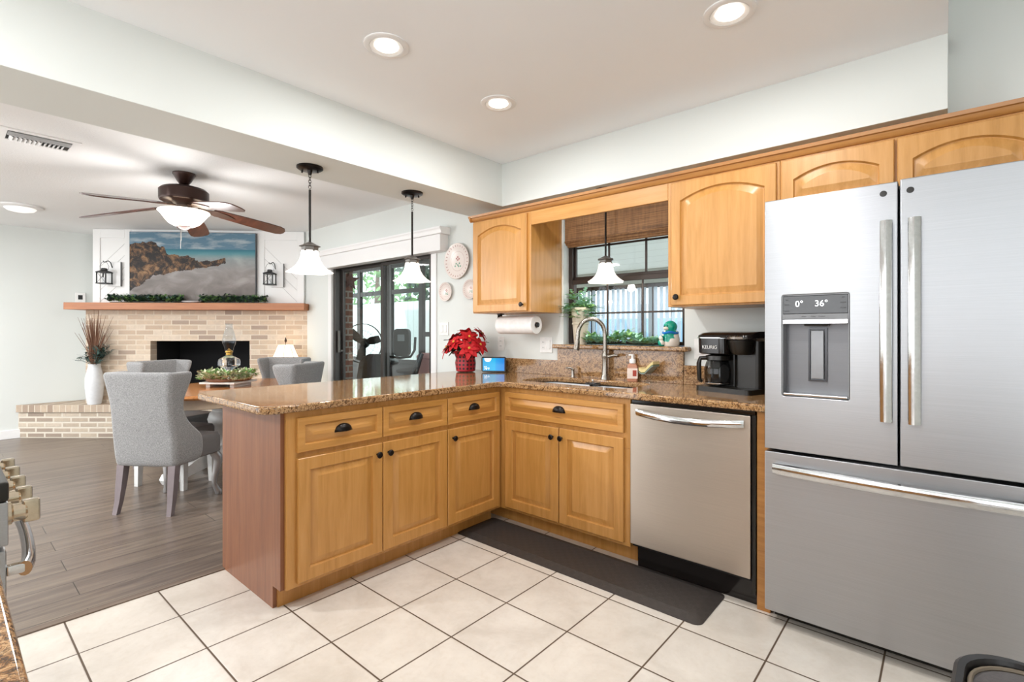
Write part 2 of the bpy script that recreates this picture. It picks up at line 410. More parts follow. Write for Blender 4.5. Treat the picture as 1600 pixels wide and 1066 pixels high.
#@@STRUCTURE
# ---------------------------------------------------------------- the room
CZ, LZ, SZ, WY = 2.495, 2.47, 2.178, .60
struct('floor', MB().box(-.66, 4.2, -5.5, .6, -.05, 0), 'tile', 'square cream ceramic floor tiles with dark grout')
struct('floor', MB().box(-6, -.69, -5.5, .6, -.05, 0), 'planks', 'grey brown wood plank floor')
struct('trim_1', MB().box(-.70, -.655, -5.5, .6, -.04, .006, .003), wood('floor transition wood', '5A4A3E', '6A594B', '776556', 'y'), 'brown wood strip where planks meet tiles')
struct('ceiling', MB().box(-.35, 2.19, -5.5, .6, CZ, CZ+.06), 'ceil', 'flat white kitchen ceiling')
struct('ceiling', MB().box(-6, -.7, -5.5, .6, LZ, LZ+.06), 'popcorn', 'textured white ceiling of the dining area')
struct('ceiling', MB().box(2.13, 4.2, -5.5, .7, 2.95, 3.0), 'ceil')
struct('wall_beam', MB().box(-.75, -.333, -5.5, .6, SZ, CZ+.03, .004), 'wall', 'dropped beam between kitchen and dining area')
struct('wall_soffit', MB().box(-.34, 2.19, .385, .62, SZ, CZ+.03, .004), 'wall', 'soffit above the wall cabinets')
struct('wall_header', MB().box(2.13, 2.19, -5.5, .6, CZ+.001, 2.96), 'wall')
def wall_holes(name, x0, x1, z0, z1, holes, y0, y1, mat='wall'):
    mb = MB(); b = bmesh.new()
    mb.poly([(x0, z0), (x1, z0), (x1, z1), (x0, z1)], 0, y1-y0, [[(a, c), (b_, c), (b_, d), (a, d)] for a, b_, c, d in holes],
            mat=Matrix(((1, 0, 0, 0), (0, 0, 1, y0), (0, 1, 0, 0), (0, 0, 0, 1))))
    b.free(); return struct(name, mb, mat)
SX0, SX1, SLZ = -3.16, -1.40, 1.995
WX0, WX1, WZ0, WZ1 = .075, .975, 1.118, 2.12
wall_holes('wall_back', -6.15, 4.2, -.05, 3.0, [(SX0, SX1, -.02, SLZ), (WX0, WX1, WZ0, WZ1)], WY, WY+.14)
struct('wall_left', MB().box(-6.15, -6, -5.5, .6, -.05, 3), 'wall')
m = MB(); m.poly([(-5.6, -.05), (.74, -.05), (.74, 3), (-5.6, 3)], 4.2, 4.35, [[(-5.0, .3), (-2.6, .3), (-2.6, 2.2), (-5.0, 2.2)]], mat=Matrix(((0, 0, 1, 0), (1, 0, 0, 0), (0, 1, 0, 0), (0, 0, 0, 1))))  # unseen side opening added to admit more sky light
struct('wall_right', m, 'wall')
wall_holes('wall_front', -6.15, 4.35, -.05, 3.0, [(-5.6, -1.6, .05, 2.2), (-.2, 3.9, .3, 2.2)], -5.64, -5.5)  # unseen openings behind the camera, added and enlarged to let sky light in
struct('baseboard_left', MB().box(-6, -5.985, -5.5, -1.7, 0, .10, .003), 'white', 'white baseboard left of the brick hearth')
struct('baseboard_back', MB().box(-1.40, -.70, .585, .60, 0, .09, .003), 'white')

# ---------------------------------------------------------------- recessed lights
def can(x, y, i, n):
    t = thing('recessed_light', n, 'ceiling light', (x, y, CZ), 0, 'recessed kitchen ceiling lights')
    m = MB().lathe([(.098, 0), (.098, -.004), (.092, -.008), (.074, -.008), (.070, -.002), (.064, .0), (.064, .0)], cap0=False, cap1=False)
    obj('trim_ring', m, 'white', t, False)
    obj('reflector', MB().lathe([(.072, -.0075), (.05, -.0015), (.0, -.0012)], cap0=False), 'whiteplastic', t, False)
    obj('bulb', MB().lathe([(.052, -.002), (.050, -.006), (.035, -.0105), (.0, -.012)], cap0=False), 'led', t, False)
    light('can_lamp', 'AREA', (x, y, CZ-.016), CAN_W, WARM, .10)
cans = [(.328, -1.106, 'round recessed light nearest the beam, at left above the peninsula'),
        (.326, -.376, 'smaller looking recessed light in front of the soffit corner'),
        (1.54, -.359, 'recessed light at the top right in front of the soffit'),
        (1.54, -1.106, 'recessed light above the middle of the kitchen floor'),
        (.33, -2.6, 'added unseen recessed light over the range'), (1.54, -2.9, 'added unseen recessed light over the near counter'),  # this row and the next: out of view, added to brighten the kitchen
        (.9, -4.4, 'added unseen recessed light at the far end of the kitchen')]
for i, (x, y, n) in enumerate(cans): can(x, y, i, n)

# ---------------------------------------------------------------- cabinets
def door_rings(w, h, arch=0, st=.056):
    n = 12
    def loop(ins, d, a):
        x0, x1, z0, z1 = ins, w-ins, ins, h-ins
        if a: z1 -= 0
        pts = [(x0, z0, d), (x1, z0, d)]
        for i in range(n+1):
            s = 1-i/n; pts.append((x0+(x1-x0)*s, z1-a*(2*s-1)**2, d))
        return pts
    T = .019; A = arch
    return [loop(0, 0, 0), loop(0, T-.003, 0), loop(.003, T, 0), loop(st, T, A), loop(st+.005, T-.011, A), loop(st+.010, T-.0115, A),
            loop(st+.036, T-.0005, A), loop(st+.039, T, A)]
def panel_front(w, h, m4, arch=0, st=.056):
    return MB().rings(door_rings(w, h, arch, st), mat=m4)
def knob_mb(m4):
    return MB().lathe([(.006, 0), (.005, .012), (.009, .016), (.0155, .021), (.0165, .026), (.012, .031), (.0, .033)], mat=m4, seg=16)
def cup_mb(m4):
    b2 = bmesh.new(); bmesh.ops.create_uvsphere(b2, u_segments=20, v_segments=14, radius=1)
    bmesh.ops.transform(b2, matrix=Matrix.Diagonal((.043, .031, .024, 1)), verts=b2.verts[:])
    for co, no in (((0, -.006, 0), (0, -1, 0)), ((0, 0, 0), (0, 0, -1))):
        bmesh.ops.bisect_plane(b2, geom=b2.verts[:]+b2.edges[:]+b2.faces[:], plane_co=co, plane_no=no, clear_outer=True)
    bmesh.ops.solidify(b2, geom=b2.faces[:], thickness=.0025)
    m = MB().add(b2, m4)
    m.rings([[(x*k, -.008+(y)*k2, d) for x, y in [(.046*cos(pi*i/14), .036*sin(pi*i/14)) for i in range(15)]] for k, k2, d in ((1, 1, .0), (1, 1, .003), (.93, .9, .004))], mat=m4)
    return m
UX = lambda x, z, y=0: frame((x, y, z), (1, 0, 0), (0, 0, 1), (0, -1, 0))      # facing -Y
UY = lambda y, z, x=0: frame((x, y, z), (0, 1, 0), (0, 0, 1), (1, 0, 0))       # facing +X
ZD0, ZD1, ZT, ZB = .701, .855, .675, .121
def base_unit(label, loc, body, fronts, along):
    t = thing('base_cabinet', label, 'cabinet', loc, 0, 'maple base cabinets')
    b = obj('body', body, 'maple', t)
    F = UX if along == 'x' else UY; P = -.001 if along == 'x' else .001
    dm = 'maple_x' if along == 'x' else 'maple_y'
    for kind, a, b_, z0, z1, hx in fronts:
        if kind == 'drawer':
            d = obj('drawer', panel_front(b_-a, z1-z0, F(a, z0, 0), 0, .032), dm, t)
            hz = z0+.070 if True else 0
            h = obj('handle', cup_mb(F(hx, .775, 0.0) @ Matrix.Translation((0, 0, .0185))), 'bronze', d)
            h['label'] = 'dark bronze cup pull'
        else:
            d = obj('door', panel_front(b_-a, z1-z0, F(a, z0, 0)), 'maple', t)
            h = obj('knob', knob_mb(F(hx, .621, 0) @ Matrix.Translation((0, 0, .0185))), 'bronze', d)
            h['label'] = 'round dark bronze knob'
    return t
# faces of the carcass lie at X = 0 (peninsula) and Y = 0 (window run); fronts stand 19 mm proud, toe kick recessed
def carcass_pen(y0, y1):
    m = MB(); m.box(-.58, -.001, y0, y1, .10, .884, .002, 1); m.box(-.58, -.085, y0, y1, 0, .10); return m
t = base_unit('maple base cabinet with two drawers and two doors at the open end of the peninsula', (-.3, -.91, 0), carcass_pen(-1.395, -.46),
    [('drawer', -1.352, -.912, ZD0, ZD1, -1.132), ('drawer', -.907, -.474, ZD0, ZD1, -.700),
     ('door', -1.352, -.912, ZB, ZT, -.944), ('door', -.907, -.474, ZB, ZT, -.878)], 'y')
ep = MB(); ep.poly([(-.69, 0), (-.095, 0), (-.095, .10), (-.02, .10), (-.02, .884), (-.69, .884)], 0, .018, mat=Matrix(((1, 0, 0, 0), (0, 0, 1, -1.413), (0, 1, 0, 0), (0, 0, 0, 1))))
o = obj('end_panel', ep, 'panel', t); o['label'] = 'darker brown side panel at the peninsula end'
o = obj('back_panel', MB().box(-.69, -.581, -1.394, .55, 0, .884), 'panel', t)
base_unit('narrow maple base cabinet with one drawer and one door next to the inner corner', (-.3, -.24, 0), carcass_pen(-.459, .0),
    [('drawer', -.468, -.028, ZD0, ZD1, -.259), ('door', -.468, -.028, ZB, ZT, -.432)], 'y')
m = MB(); m.box(.0, .925, .001, .58, .10, .62, .002, 1); m.box(.0, .925, .001, .06, .62, .884); m.box(-.58, .925, .085, .58, 0, .10); m.box(-.58, -.001, .001, .58, .10, .884)
base_unit('maple sink cabinet with one wide false drawer over two doors', (.45, .25, 0), m,
    [('drawer', .053, .892, ZD0, ZD1, .476), ('door', .053, .470, ZB, ZT, .432), ('door', .476, .892, ZB, ZT, .497)], 'x')
m = MB(); m.box(1.545, 1.60, .0, .58, 0.0, .884, .002, 1)
tag(obj('end_panel', m, 'maple_dark'), 'narrow amber wood panel between dishwasher and refrigerator', 'cabinet panel')
bpy.data.objects['end_panel.001'].name = 'filler_panel'

# upper cabinets
ZU0, ZU1 = 1.380, 2.056
def upper(label, x0, x1, z0, z1, doors, sx0=None, loc=None):
    t = thing('wall_cabinet', label, 'cabinet', ((x0+x1)/2, .40, z0), 0, 'maple wall cabinets')
    obj('body', MB().box(x0, x1, .238, .598, z0, z1, .002, 1), 'maple', t)
    for a, b_, da, dz, kx in doors:
        d = obj('door', panel_front(b_-a, dz-da, UX(a, da, .238), .052 if dz-da > .5 else .045, .05), 'maple', t)
        if kx is not None:
            h = obj('knob', knob_mb(UX(kx, 1.425, .238) @ Matrix.Translation((0, 0, .0185))), 'bronze', d); h['label'] = 'round dark bronze knob'
    return t
upper('maple wall cabinet with one arched door left of the window', -.492, .062, ZU0-.006, 2.09, [(-.478, .036, ZU0+.002, 2.045, .004)])
upper('maple wall cabinet with one tall arched door right of the window', 1.028, 1.585, ZU0-.006, 2.09, [(1.052, 1.572, ZU0+.002, 2.045, 1.088)])
upper('short wide maple wall cabinet above the refrigerator with two arched doors', 1.586, 2.62, 1.805, 2.09, [(1.594, 2.020, 1.812, 2.045, None), (2.030, 2.455, 1.812, 2.045, None)])
m = MB().box(.0625, 1.0275, .238, .257, 1.962, 2.09, .0015, 1)
tag(obj('valance_board', m, 'maple_x'), 'plain maple board spanning above the window between the wall cabinets', 'valance')
m = MB()
prof = [(.238, 2.056), (.230, 2.057), (.222, 2.066), (.217, 2.080), (.209, 2.083), (.205, 2.098), (.238, 2.098)]
m.rings([[(x, y, z) for y, z in prof] for x in (-.515, 2.7)])
m.rings([[(x, y, z) for x, y, z in [(-.492, .206, 2.056), (-.498, .206, 2.057), (-.504, .206, 2.07), (-.514, .206, 2.098), (-.492, .206, 2.098)]], [(-.492, .599, 2.056), (-.498, .599, 2.057), (-.504, .599, 2.07), (-.514, .599, 2.098), (-.492, .599, 2.098)]])
tag(obj('crown_molding', m, 'maple_dark'), 'amber wood crown moulding along the top of the wall cabinets', 'moulding')

# ---------------------------------------------------------------- countertops, backsplash, sink
CT0, CT1 = .885, .92
out = [(-.825, .598)]
out += [(-.825+.09*(1-cos(a)), -1.51+.09*(1-sin(a))) for a in [R(90*i/6) for i in range(7)]]
out += [(-.05+.085*sin(a), -1.51+.085*(1-cos(a))) for a in [R(90*i/8) for i in range(9)]]
out += [(.035, -.09), (.037, -.06), (.05, -.04), (.075, -.033), (1.60, -.033), (1.60, .598)]
def arc(cx, cy, rx, ry, a0, a1, n=8): return [(cx+rx*cos(R(a0+(a1-a0)*i/n)), cy+ry*sin(R(a0+(a1-a0)*i/n))) for i in range(n+1)]
hole = arc(.74, .20, .09, .09, -90, 0)+arc(.72, .41, .11, .07, 0, 90)+arc(.17, .37, .13, .11, 90, 180)+arc(.13, .20, .09, .09, 180, 270)
m = MB().poly(out, CT0, CT1, [hole], bev=.009)
ct = tag(obj('countertop', m, 'granite', angle=50), 'brown speckled granite countertop running along the window wall and peninsula', 'countertop')
t = thing('backsplash', 'brown speckled granite backsplash behind the sink, raised below the window', 'backsplash', (.5, .59, CT1))
m = MB().box(-.56, .041, .578, .5995, CT1, 1.030, .002); m.box(.9765, 1.60, .578, .5995, CT1, 1.035, .002); m.box(.041, .9765, .572, .5995, CT1, 1.118, .002)
obj('splash_slab', m, 'granite', t)
o = obj('ledge', MB().poly([(.012, .545), (.022, .535), (1.005, .535), (1.015, .545), (1.015, .599), (.974, .599), (.974, .664), (.076, .664), (.076, .599), (.012, .599)], 1.1185, 1.148, bev=.008), 'granite', t); o['label'] = 'granite window ledge with rounded edge'
t = thing('kitchen_sink', 'stainless steel two bowl undermount sink below the window', 'sink', (.42, .3, .70))
m = MB()
def bowl(m, x0, x1, y0, y1, zt, zb):
    r1 = rrect(x0, x1, y0, y1, .05); 
    def sc(k): cx, cy = (x0+x1)/2, (y0+y1)/2; return [(cx+(x-cx)*k, cy+(y-cy)*k) for x, y in r1]
    m.rings([[(x, y, zt-.004) for x, y in sc(1.06)], [(x, y, zt-.002) for x, y in sc(1.06)], [(x, y, zt) for x, y in sc(1.0)], [(x, y, zb+.03) for x, y in sc(.96)], [(x, y, zb+.008) for x, y in sc(.92)], [(x, y, zb) for x, y in sc(.85)]], True, False, True)
bowl(m, .05, .435, .12, .47, .882, .70); obj('bowl', m, 'sinksteel', t)
m = MB(); bowl(m, .460, .815, .12, .47, .882, .70); obj('bowl', m, 'sinksteel', t)
for x in (.24, .64): obj('drain', MB().lathe([(.045, .001), (.043, .004), (.02, .003), (0, .002)], (x, .30, .70)), 'chrome_dark', t)
obj('divider', MB().box(.4365, .4585, .14, .46, .845, .8835, .004), 'sinksteel', t)
t = thing('sink_strainer', 'round dark strainer plug standing on the sink divider', 'sink strainer', (.448, .40, .8835))
obj('plug', MB().lathe([(.020, 0), (.028, .012), (.047, .016), (.05, .022), (.046, .026), (.02, .028), (0, .028)]), 'chrome_dark', t, False)
obj('knob', MB().lathe([(.004, .028), (.004, .034), (.009, .038), (.008, .043), (0, .044)]), 'chrome', t, False)

# faucet
t = thing('faucet', 'tall brushed nickel gooseneck kitchen faucet behind the sink', 'faucet', (.462, .53, CT1))
obj('base', MB().lathe([(.030, 0), (.030, .006), (.022, .03), (.019, .08), (.017, .13), (.021, .15), (.022, .165), (.017, .18), (.0145, .2)]), 'nickel', t, False)
pts = [(0, 0, .19), (0, 0, .27), (0, 0, .30)] + [(-.09*(1-cos(a))*.8, -.09*(1-cos(a))*.6, .30+.105*sin(a)) for a in [R(180*i/14) for i in range(1, 15)]] + [(-.146, -.11, .27)]
obj('spout', MB().tube(pts, .0145, 14), 'nickel', t, False)
obj('spray_head', MB().tube([(-.146, -.11, .272), (-.147, -.111, .25), (-.152, -.114, .21), (-.155, -.117, .196)], [.0135, .0165, .021, .0235], 16), 'nickel', t, False)
obj('lever', MB().tube([(.015, 0, .155), (.04, -.003, .155), (.075, -.008, .165), (.10, -.01, .163)], [.010, .012, .0095, .006], 12), 'nickel', t, False)
t = thing('soap_pump', 'short brushed nickel soap pump left of the faucet', 'soap pump', (.205, .53, CT1))
obj('base', MB().lathe([(.017, 0), (.017, .005), (.012, .012), (.011, .05), (.013, .056), (.009, .062), (0, .064)]), 'nickel', t, False)
obj('nozzle', MB().tube([(.0, 0, .058), (-.02, -.014, .066), (-.042, -.03, .062)], [.007, .0065, .005], 10), 'nickel', t, False)

# hand soap bottle
t = thing('soap_bottle', 'peach foaming hand soap bottle with white pump beside the faucet', 'soap bottle', (.655, .545, CT1), R(25))
m = NT('peach soap bottle'); m.base('D89A7C'); m.set(Roughness=.12); m.b.inputs['Transmission Weight'].default_value = .35
obj('bottle', MB().rings([[(x*k, y*k, z) for x, y in rrect(-.034, .034, -.022, .022, .012)] for k, z in ((.9, 0), (1, .005), (1, .085), (.93, .10), (.62, .112), (.55, .118))]), m.m, t, False)
obj('pump', MB().lathe([(.019, .115), (.020, .117), (.020, .137), (.016, .143), (.008, .145), (.008, .165), (.012, .166), (.012, .172), (0, .173)]).box(-.024, .004, -.007, .007, .165, .173, .002), 'whiteplastic', t, False)
o = obj('bottle_label', MB().box(-.0325, .0325, -.0235, -.0222, .018, .084, .0004, 1), plain('cream paper label', 'EBD9CC', .6), t, False)
o2 = obj('print', MB().box(.002, .026, -.0242, -.0236, .034, .072, .0002, 1), plain('brick red print', 'A8402F', .6), o, False)
# sponge holder
t = thing('sponge_holder', 'glass sponge holder on a short stem right of the soap bottle', 'sponge holder', (.775, .53, CT1), R(-20))
obj('stem', MB().lathe([(.022, 0), (.02, .006), (.012, .012), (.012, .04), (.014, .052)]), M['lampglass'], t, False)
sp = [(-.062, .062), (-.04, .050), (-.01, .054), (.02, .078), (.045, .098), (.062, .106)]
obj('cradle', MB().rings([[(x, -.028, z), (x, .028, z), (x, .028, z+.005), (x, -.028, z+.005)] for x, z in sp]), plain('clear grey glass', '8FA09C', .1), t, False)
t2 = thing('sponge', 'yellow and green scouring sponge lying in the glass holder', 'sponge', (.775, .53, CT1), R(-20))
obj('scourer', MB().rings([[(x, -.027, z+.006), (x, .027, z+.006), (x, .027, z+.011), (x, -.027, z+.011)] for x, z in sp]), plain('green scourer', '5C6B45', .9), t2, False)
obj('foam', MB().rings([[(x, -.027, z+.0115), (x, .027, z+.0115), (x, .026, z+.030), (x, -.026, z+.030)] for x, z in sp]), plain('pale yellow sponge', 'D8C68E', .9, bumpy=.6, bscale=120), t2, False)
#@@NEXT
# coffee maker: local front is -Y
t = thing('coffee_maker', 'black coffee maker with glass carafe between backsplash and refrigerator', 'coffee maker', (1.335, .40, CT1), R(-14))
m = MB(); m.rings([[(x, y, z) for x, y in rrect(-.165, .15, -.13, .13, .03)] for z in (0, .004, .022, .026)]); obj('base', m, 'black', t, False)
m = MB().rings([[(x, y, z) for x, y in rrect(-.16, -.0, .0, .13, .02)] for z in (.026, .20)]); m.rings([[(x, y, z) for x, y in rrect(0.0, .15, -.03, .13, .03)] for z in (.026, .27)]); obj('tower', m, 'black', t, False)
m = MB(); m.rings([[(x, y, z) for x, y in rrect(a, .015, b_, .13, .045)] for a, b_, z in ((-.155, -.118, .20), (-.16, -.125, .205), (-.162, -.127, .285))]); m.rings([[(x*1, y, z) for x, y in rrect(a, .15, b_, .13, .045)] for a, b_, z in ((-.164, -.129, .2855), (-.162, -.126, .300), (-.15, -.11, .312), (-.12, -.07, .319))])
hd = obj('brew_head', m, 'gloss', t, False)
obj('trim_line', MB().rings([[(x, y, z) for x, y in rrect(-.166, .02, -.131, .10, .046)] for z in (.284, .289)]), 'chrome', t, False)
m = MB().lathe([(.045, .20), (.055, .215), (.066, .262), (.067, .275)], (.065, -.055, 0)); obj('pod_holder', m, 'black', t, False)
obj('lift_handle', MB().lathe([(.070, .277), (.076, .281), (.077, .293), (.070, .298), (.05, .300)], (.068, -.062, 0), sy=1.05), 'nickel', t, False)
t_txt = text('brand_text', 'KEURIG', .026, plain('silver print', 'D2D0CC', .4), hd, WM(t) @ frame((-.072, -.1295, .236), (1, 0, 0), (0, 0, 1), (0, -1, 0)))
cf = obj('carafe', MB().lathe([(.045, .030), (.062, .036), (.068, .07), (.068, .12), (.058, .155), (.052, .165)], (-.068, -.062, 0), cap1=False), pane('smoked carafe glass', (.42, .42, .42)), t, False)
for nm, mb, mt in (('lid', MB().lathe([(.054, .165), (.062, .168), (.060, .19), (.04, .197)], (-.068, -.062, 0)), 'black'),
                   ('handle', MB().tube([(-.105, -.10, .178), (-.130, -.124, .176), (-.136, -.130, .15), (-.134, -.128, .06), (-.125, -.118, .05)], [.014, .015, .015, .014, .010], 10, flat=.8), 'black'),
                   ('coffee_band', MB().lathe([(.0655, .040), (.0675, .043), (.0675, .047)], (-.068, -.062, 0), cap0=False, cap1=False), 'chrome')):
    bmesh.ops.transform(mb.b, matrix=WM(t), verts=mb.b.verts[:]); obj(nm, mb, mt, cf)

# wall plates
def plate_box(name, label, cat, c, wd, ht, n, m4=None, kind='outlet', group=None):
    t = thing(name, label, cat, c, 0, group)
    mb = MB().box(-wd/2, wd/2, -.007, -.0005, -ht/2, ht/2, .003); 
    obj('cover', mb, 'whiteplastic', t, False)
    for i in range(n):
        x = (i-(n-1)/2)*.046
        if kind == 'outlet' or (kind == 'both' and i == 0):
            mb = MB()
            for z in (-.02, .02): mb.box(x-.014, x+.014, -.0095, -.0072, z-.013, z+.013, .002)
            so = obj('socket', mb, 'whiteplastic', t, False)
            for z in (-.02, .02):
                mb = MB()
                for dx in (-.006, .006): mb.box(x+dx-.001, x+dx+.001, -.0102, -.0096, z-.004, z+.005)
                obj('slots', mb, 'iron', t, False)
        else: obj('rocker', MB().box(x-.0165, x+.0165, -.012, -.0072, -.033, .033, .003), 'whiteplastic', t, False)
    return t
plate_box('wall_outlet', 'single white outlet plate on the wall below the paper towel roll', 'outlet', (-.535, WY, 1.143), .07, .115, 1, group='wall plates')
plate_box('wall_switch', 'double white switch and outlet plate left of the window ledge', 'switch', (-.079, WY, 1.14), .115, .118, 2, kind='both', group='wall plates')
plate_box('wall_switch', 'double white rocker switch plate beside the coffee maker', 'switch', (1.095, WY, 1.135), .118, .12, 2, kind='sw', group='wall plates')
plate_box('wall_switch', 'white switch plate on the wall left of the poinsettia', 'switch', (-1.228, WY, 1.265), .12, .118, 2, kind='sw', group='wall plates')
plate_box('wall_thermostat', 'small thermostat on the left wall above the mantel end', 'thermostat', (-5.99, -1.21, 1.66), .01, .01, 0)
t = bpy.data.objects['wall_thermostat']; t.rotation_euler.z = R(90)
for c in list(t.children): bpy.data.objects.remove(c)
obj('case', MB().box(-.05, .05, -.014, .0, -.065, .065, .004), 'whiteplastic', t, False)
obj('screen', MB().box(-.022, .022, -.017, -.0145, -.02, .035, .001), 'iron', t, False)

# paper towels
t = thing('paper_towel_holder', 'black paper towel holder screwed under the left wall cabinet', 'paper towel holder', (-.19, .40, 1.374))
obj('bracket', MB().box(-.372, -.365, .375, .425, 1.268, 1.372, .003).box(-.375, -.345, .375, .425, 1.366, 1.3735, .001), 'black', t)
obj('rod', MB().cyl((-.365, .40, 1.288), (.0, .40, 1.288), .008), 'black', t)
obj('end_cap', MB().lathe([(.012, 0), (.019, .003), (.017, .010), (0, .012)], mat=frame((-.012, .40, 1.288), (0, 1, 0), (0, 0, 1), (1, 0, 0))), 'chrome_dark', t)
t = thing('paper_towel_roll', 'thick white paper towel roll hanging under the left wall cabinet', 'paper towels', (-.19, .40, 1.224))
n = 40; prof = [(.020, -.36), (.064, -.36), (.066, -.355), (.066, -.025), (.064, -.018), (.020, -.018)]
rs = [[(x, .40+r*cos(2*pi*i/n), 1.288-.000+r*sin(2*pi*i/n)) for i in range(n)] for r, x in prof]
obj('roll', MB().rings(rs+[rs[0]], cap0=False, cap1=False), 'paper', t)
obj('core', MB().rings([[(x, .40+r*cos(2*pi*i/n), 1.288+r*sin(2*pi*i/n)) for i in range(n)] for r, x in ((.0198, -.359), (.0198, -.0175), (.0185, -.0175), (.0185, -.359))], cap0=False, cap1=False), plain('brown card core', '8C7358', .9), t)
for ob in list(t.children)+[o for o in bpy.data.objects['paper_towel_holder'].children]: pass

# poinsettia
t = thing('poinsettia', 'red poinsettia in a red checked wrap where the peninsula meets the wall', 'potted plant', (-.70, .36, CT1))
pm = NT('red wrap with black checks'); cc = pm.n('ShaderNodeTexCoord'); mp = pm.n('ShaderNodeMapping'); pm.l(cc.outputs['Object'], mp.inputs[0]); mp.inputs['Rotation'].default_value = (0, 0, R(20))
sp = pm.n('ShaderNodeSeparateXYZ'); pm.l(cc.outputs['Object'], sp.inputs[0]); an = pm.math('ARCTAN2', sp.outputs[1], sp.outputs[0]); u9 = pm.math('MULTIPLY', an, 8); z9 = pm.math('MULTIPLY', sp.outputs[2], 105)
k = pm.math('GREATER_THAN', pm.math('MULTIPLY', pm.math('SINE', pm.math('ADD', u9, z9)), pm.math('SINE', pm.math('SUBTRACT', u9, z9))), .30); pm.base(pm.mix(k, 'A8202C', '160C10')); pm.set(Roughness=.35)
def wavy(r, z, a, ph=0, n=36, k=7): return [((r+a*sin(k*2*pi*i/n+ph))*cos(2*pi*i/n), (r+a*sin(k*2*pi*i/n+ph))*sin(2*pi*i/n), z+a*.8*cos(5*2*pi*i/n+ph)) for i in range(n)]
obj('pot_wrap', MB().rings([wavy(.066, .004, 0), wavy(.076, .01, 0), wavy(.082, .07, .003), wavy(.074, .105, .004), wavy(.086, .14, .006), wavy(.115, .165, .014), wavy(.108, .165, .014), wavy(.07, .12, .004)], cap1=False), pm.m, t, False)
obj('soil', MB().lathe([(.0, .128), (.068, .128)][::-1]), 'dark', t, False)
rng = random.Random(3)
m = MB()
for i in range(46):
    a = rng.uniform(0, 2*pi); el = rng.uniform(-.35, .5); r0 = rng.uniform(.02, .07)
    m.leaf((r0*cos(a), r0*sin(a), .17+rng.uniform(0, .07)), (cos(a), sin(a), el), rng.uniform(.09, .13), rng.uniform(.045, .06), (0, 0, 1), .3, .1)
obj('foliage', m, 'green', t, False)
fl = [(0, .0, .315), (-.10, -.03, .265), (.09, -.05, .275), (.0, -.12, .235), (-.07, .09, .29), (.10, .07, .30), (.155, .0, .215), (-.16, .02, .20), (-.08, -.12, .19), (.14, -.10, .19)]
for fi, (x, y, z) in enumerate(fl):
    m = MB(); nrm = Vector((x*1.6, y*1.6, .16)).normalized(); q = nrm.to_track_quat('Z', 'Y'); k = rng.random()*6
    for ring, (cnt, L, el) in enumerate(((7, .088, .08), (6, .062, .35), (5, .036, .6))):
        for i in range(cnt):
            a = 2*pi*i/cnt+k+ring*.5; d = q @ Vector((cos(a), sin(a), el)); b0 = Vector((x, y, z))+nrm*(.004*ring)
            m.leaf(b0, d, L*rng.uniform(.85, 1.1), L*.56, nrm, .25, .07)
    f = obj('flower', m, 'red', t, False)
    mm = MB()
    for i in range(5): mm.sphere(Vector((x, y, z))+nrm*.014+q @ Vector((.006*cos(i*1.26), .006*sin(i*1.26), 0)), .0042, 8, 6)
    bmesh.ops.transform(mm.b, matrix=WM(t), verts=mm.b.verts[:]); obj('flower_centre', mm, 'yellow', f)
m = MB()
for x, y, z in fl: m.tube([(x*.15, y*.15, .125), (x*.6, y*.6, .125+(z-.125)*.55), (x, y, z-.002)], .003, 6)
obj('stems', m, 'green', t, False)

# smart display
t = thing('smart_display', 'small black smart display with a bright blue screen beside the poinsettia', 'smart display', (-.50, .475, CT1), R(33))
obj('case', MB().rings([[(x, y*1, z) for x, z in rrect(-.098*k, .098*k, .004, .004+.118*k2, .014)] for k, k2, y in ((.97, .97, -.022), (1, 1, -.017), (1, 1, .0), (.7, .8, .055))]), 'black', t, False)
sm = NT('blue display screen'); cc = sm.n('ShaderNodeTexCoord'); sp = sm.n('ShaderNodeSeparateXYZ'); sm.l(cc.outputs['Object'], sp.inputs[0])
c1 = sm.ramp(sm.math('ADD', sm.math('MULTIPLY', sp.outputs[0], 5), .5), [(.05, '1FA8E6'), (.55, '12BDF2'), (.60, '0FA6EE'), (.95, '1384E2')])
sm.base('05080C'); sm.l(c1, sm.b.inputs['Emission Color']); sm.set(Emission_Strength=.95, Roughness=.1)
sc_ = obj('screen', MB().box(-.086, .086, -.0238, -.0222, .014, .112, .0003, 1), sm.m, t, False)
wm = emis('white screen text', 'F4FAFF', 1.0)
text('screen_text', '70°F', .024, wm, sc_, WM(t) @ frame((-.052, -.0242, .028), (1, 0, 0), (0, 0, 1), (0, -1, 0)), .0002)
text('screen_text', '10:52', .011, wm, sc_, WM(t) @ frame((-.064, -.0242, .045), (1, 0, 0), (0, 0, 1), (0, -1, 0)), .0002)
mb = MB().lathe([(.028, 0), (.028, .0004)], mat=frame((-.045, -.0239, .110), (1, 0, 0), (0, 0, 1), (0, -1, 0)) @ Matrix.Identity(4)); bmesh.ops.bisect_plane(mb.b, geom=mb.b.verts[:]+mb.b.edges[:]+mb.b.faces[:], plane_co=(0, 0, .1115), plane_no=(0, 0, 1), clear_outer=True)
bmesh.ops.transform(mb.b, matrix=WM(t), verts=mb.b.verts[:]); obj('screen_picture', mb, emis('cream screen picture', 'F0E2D8', .85), sc_)

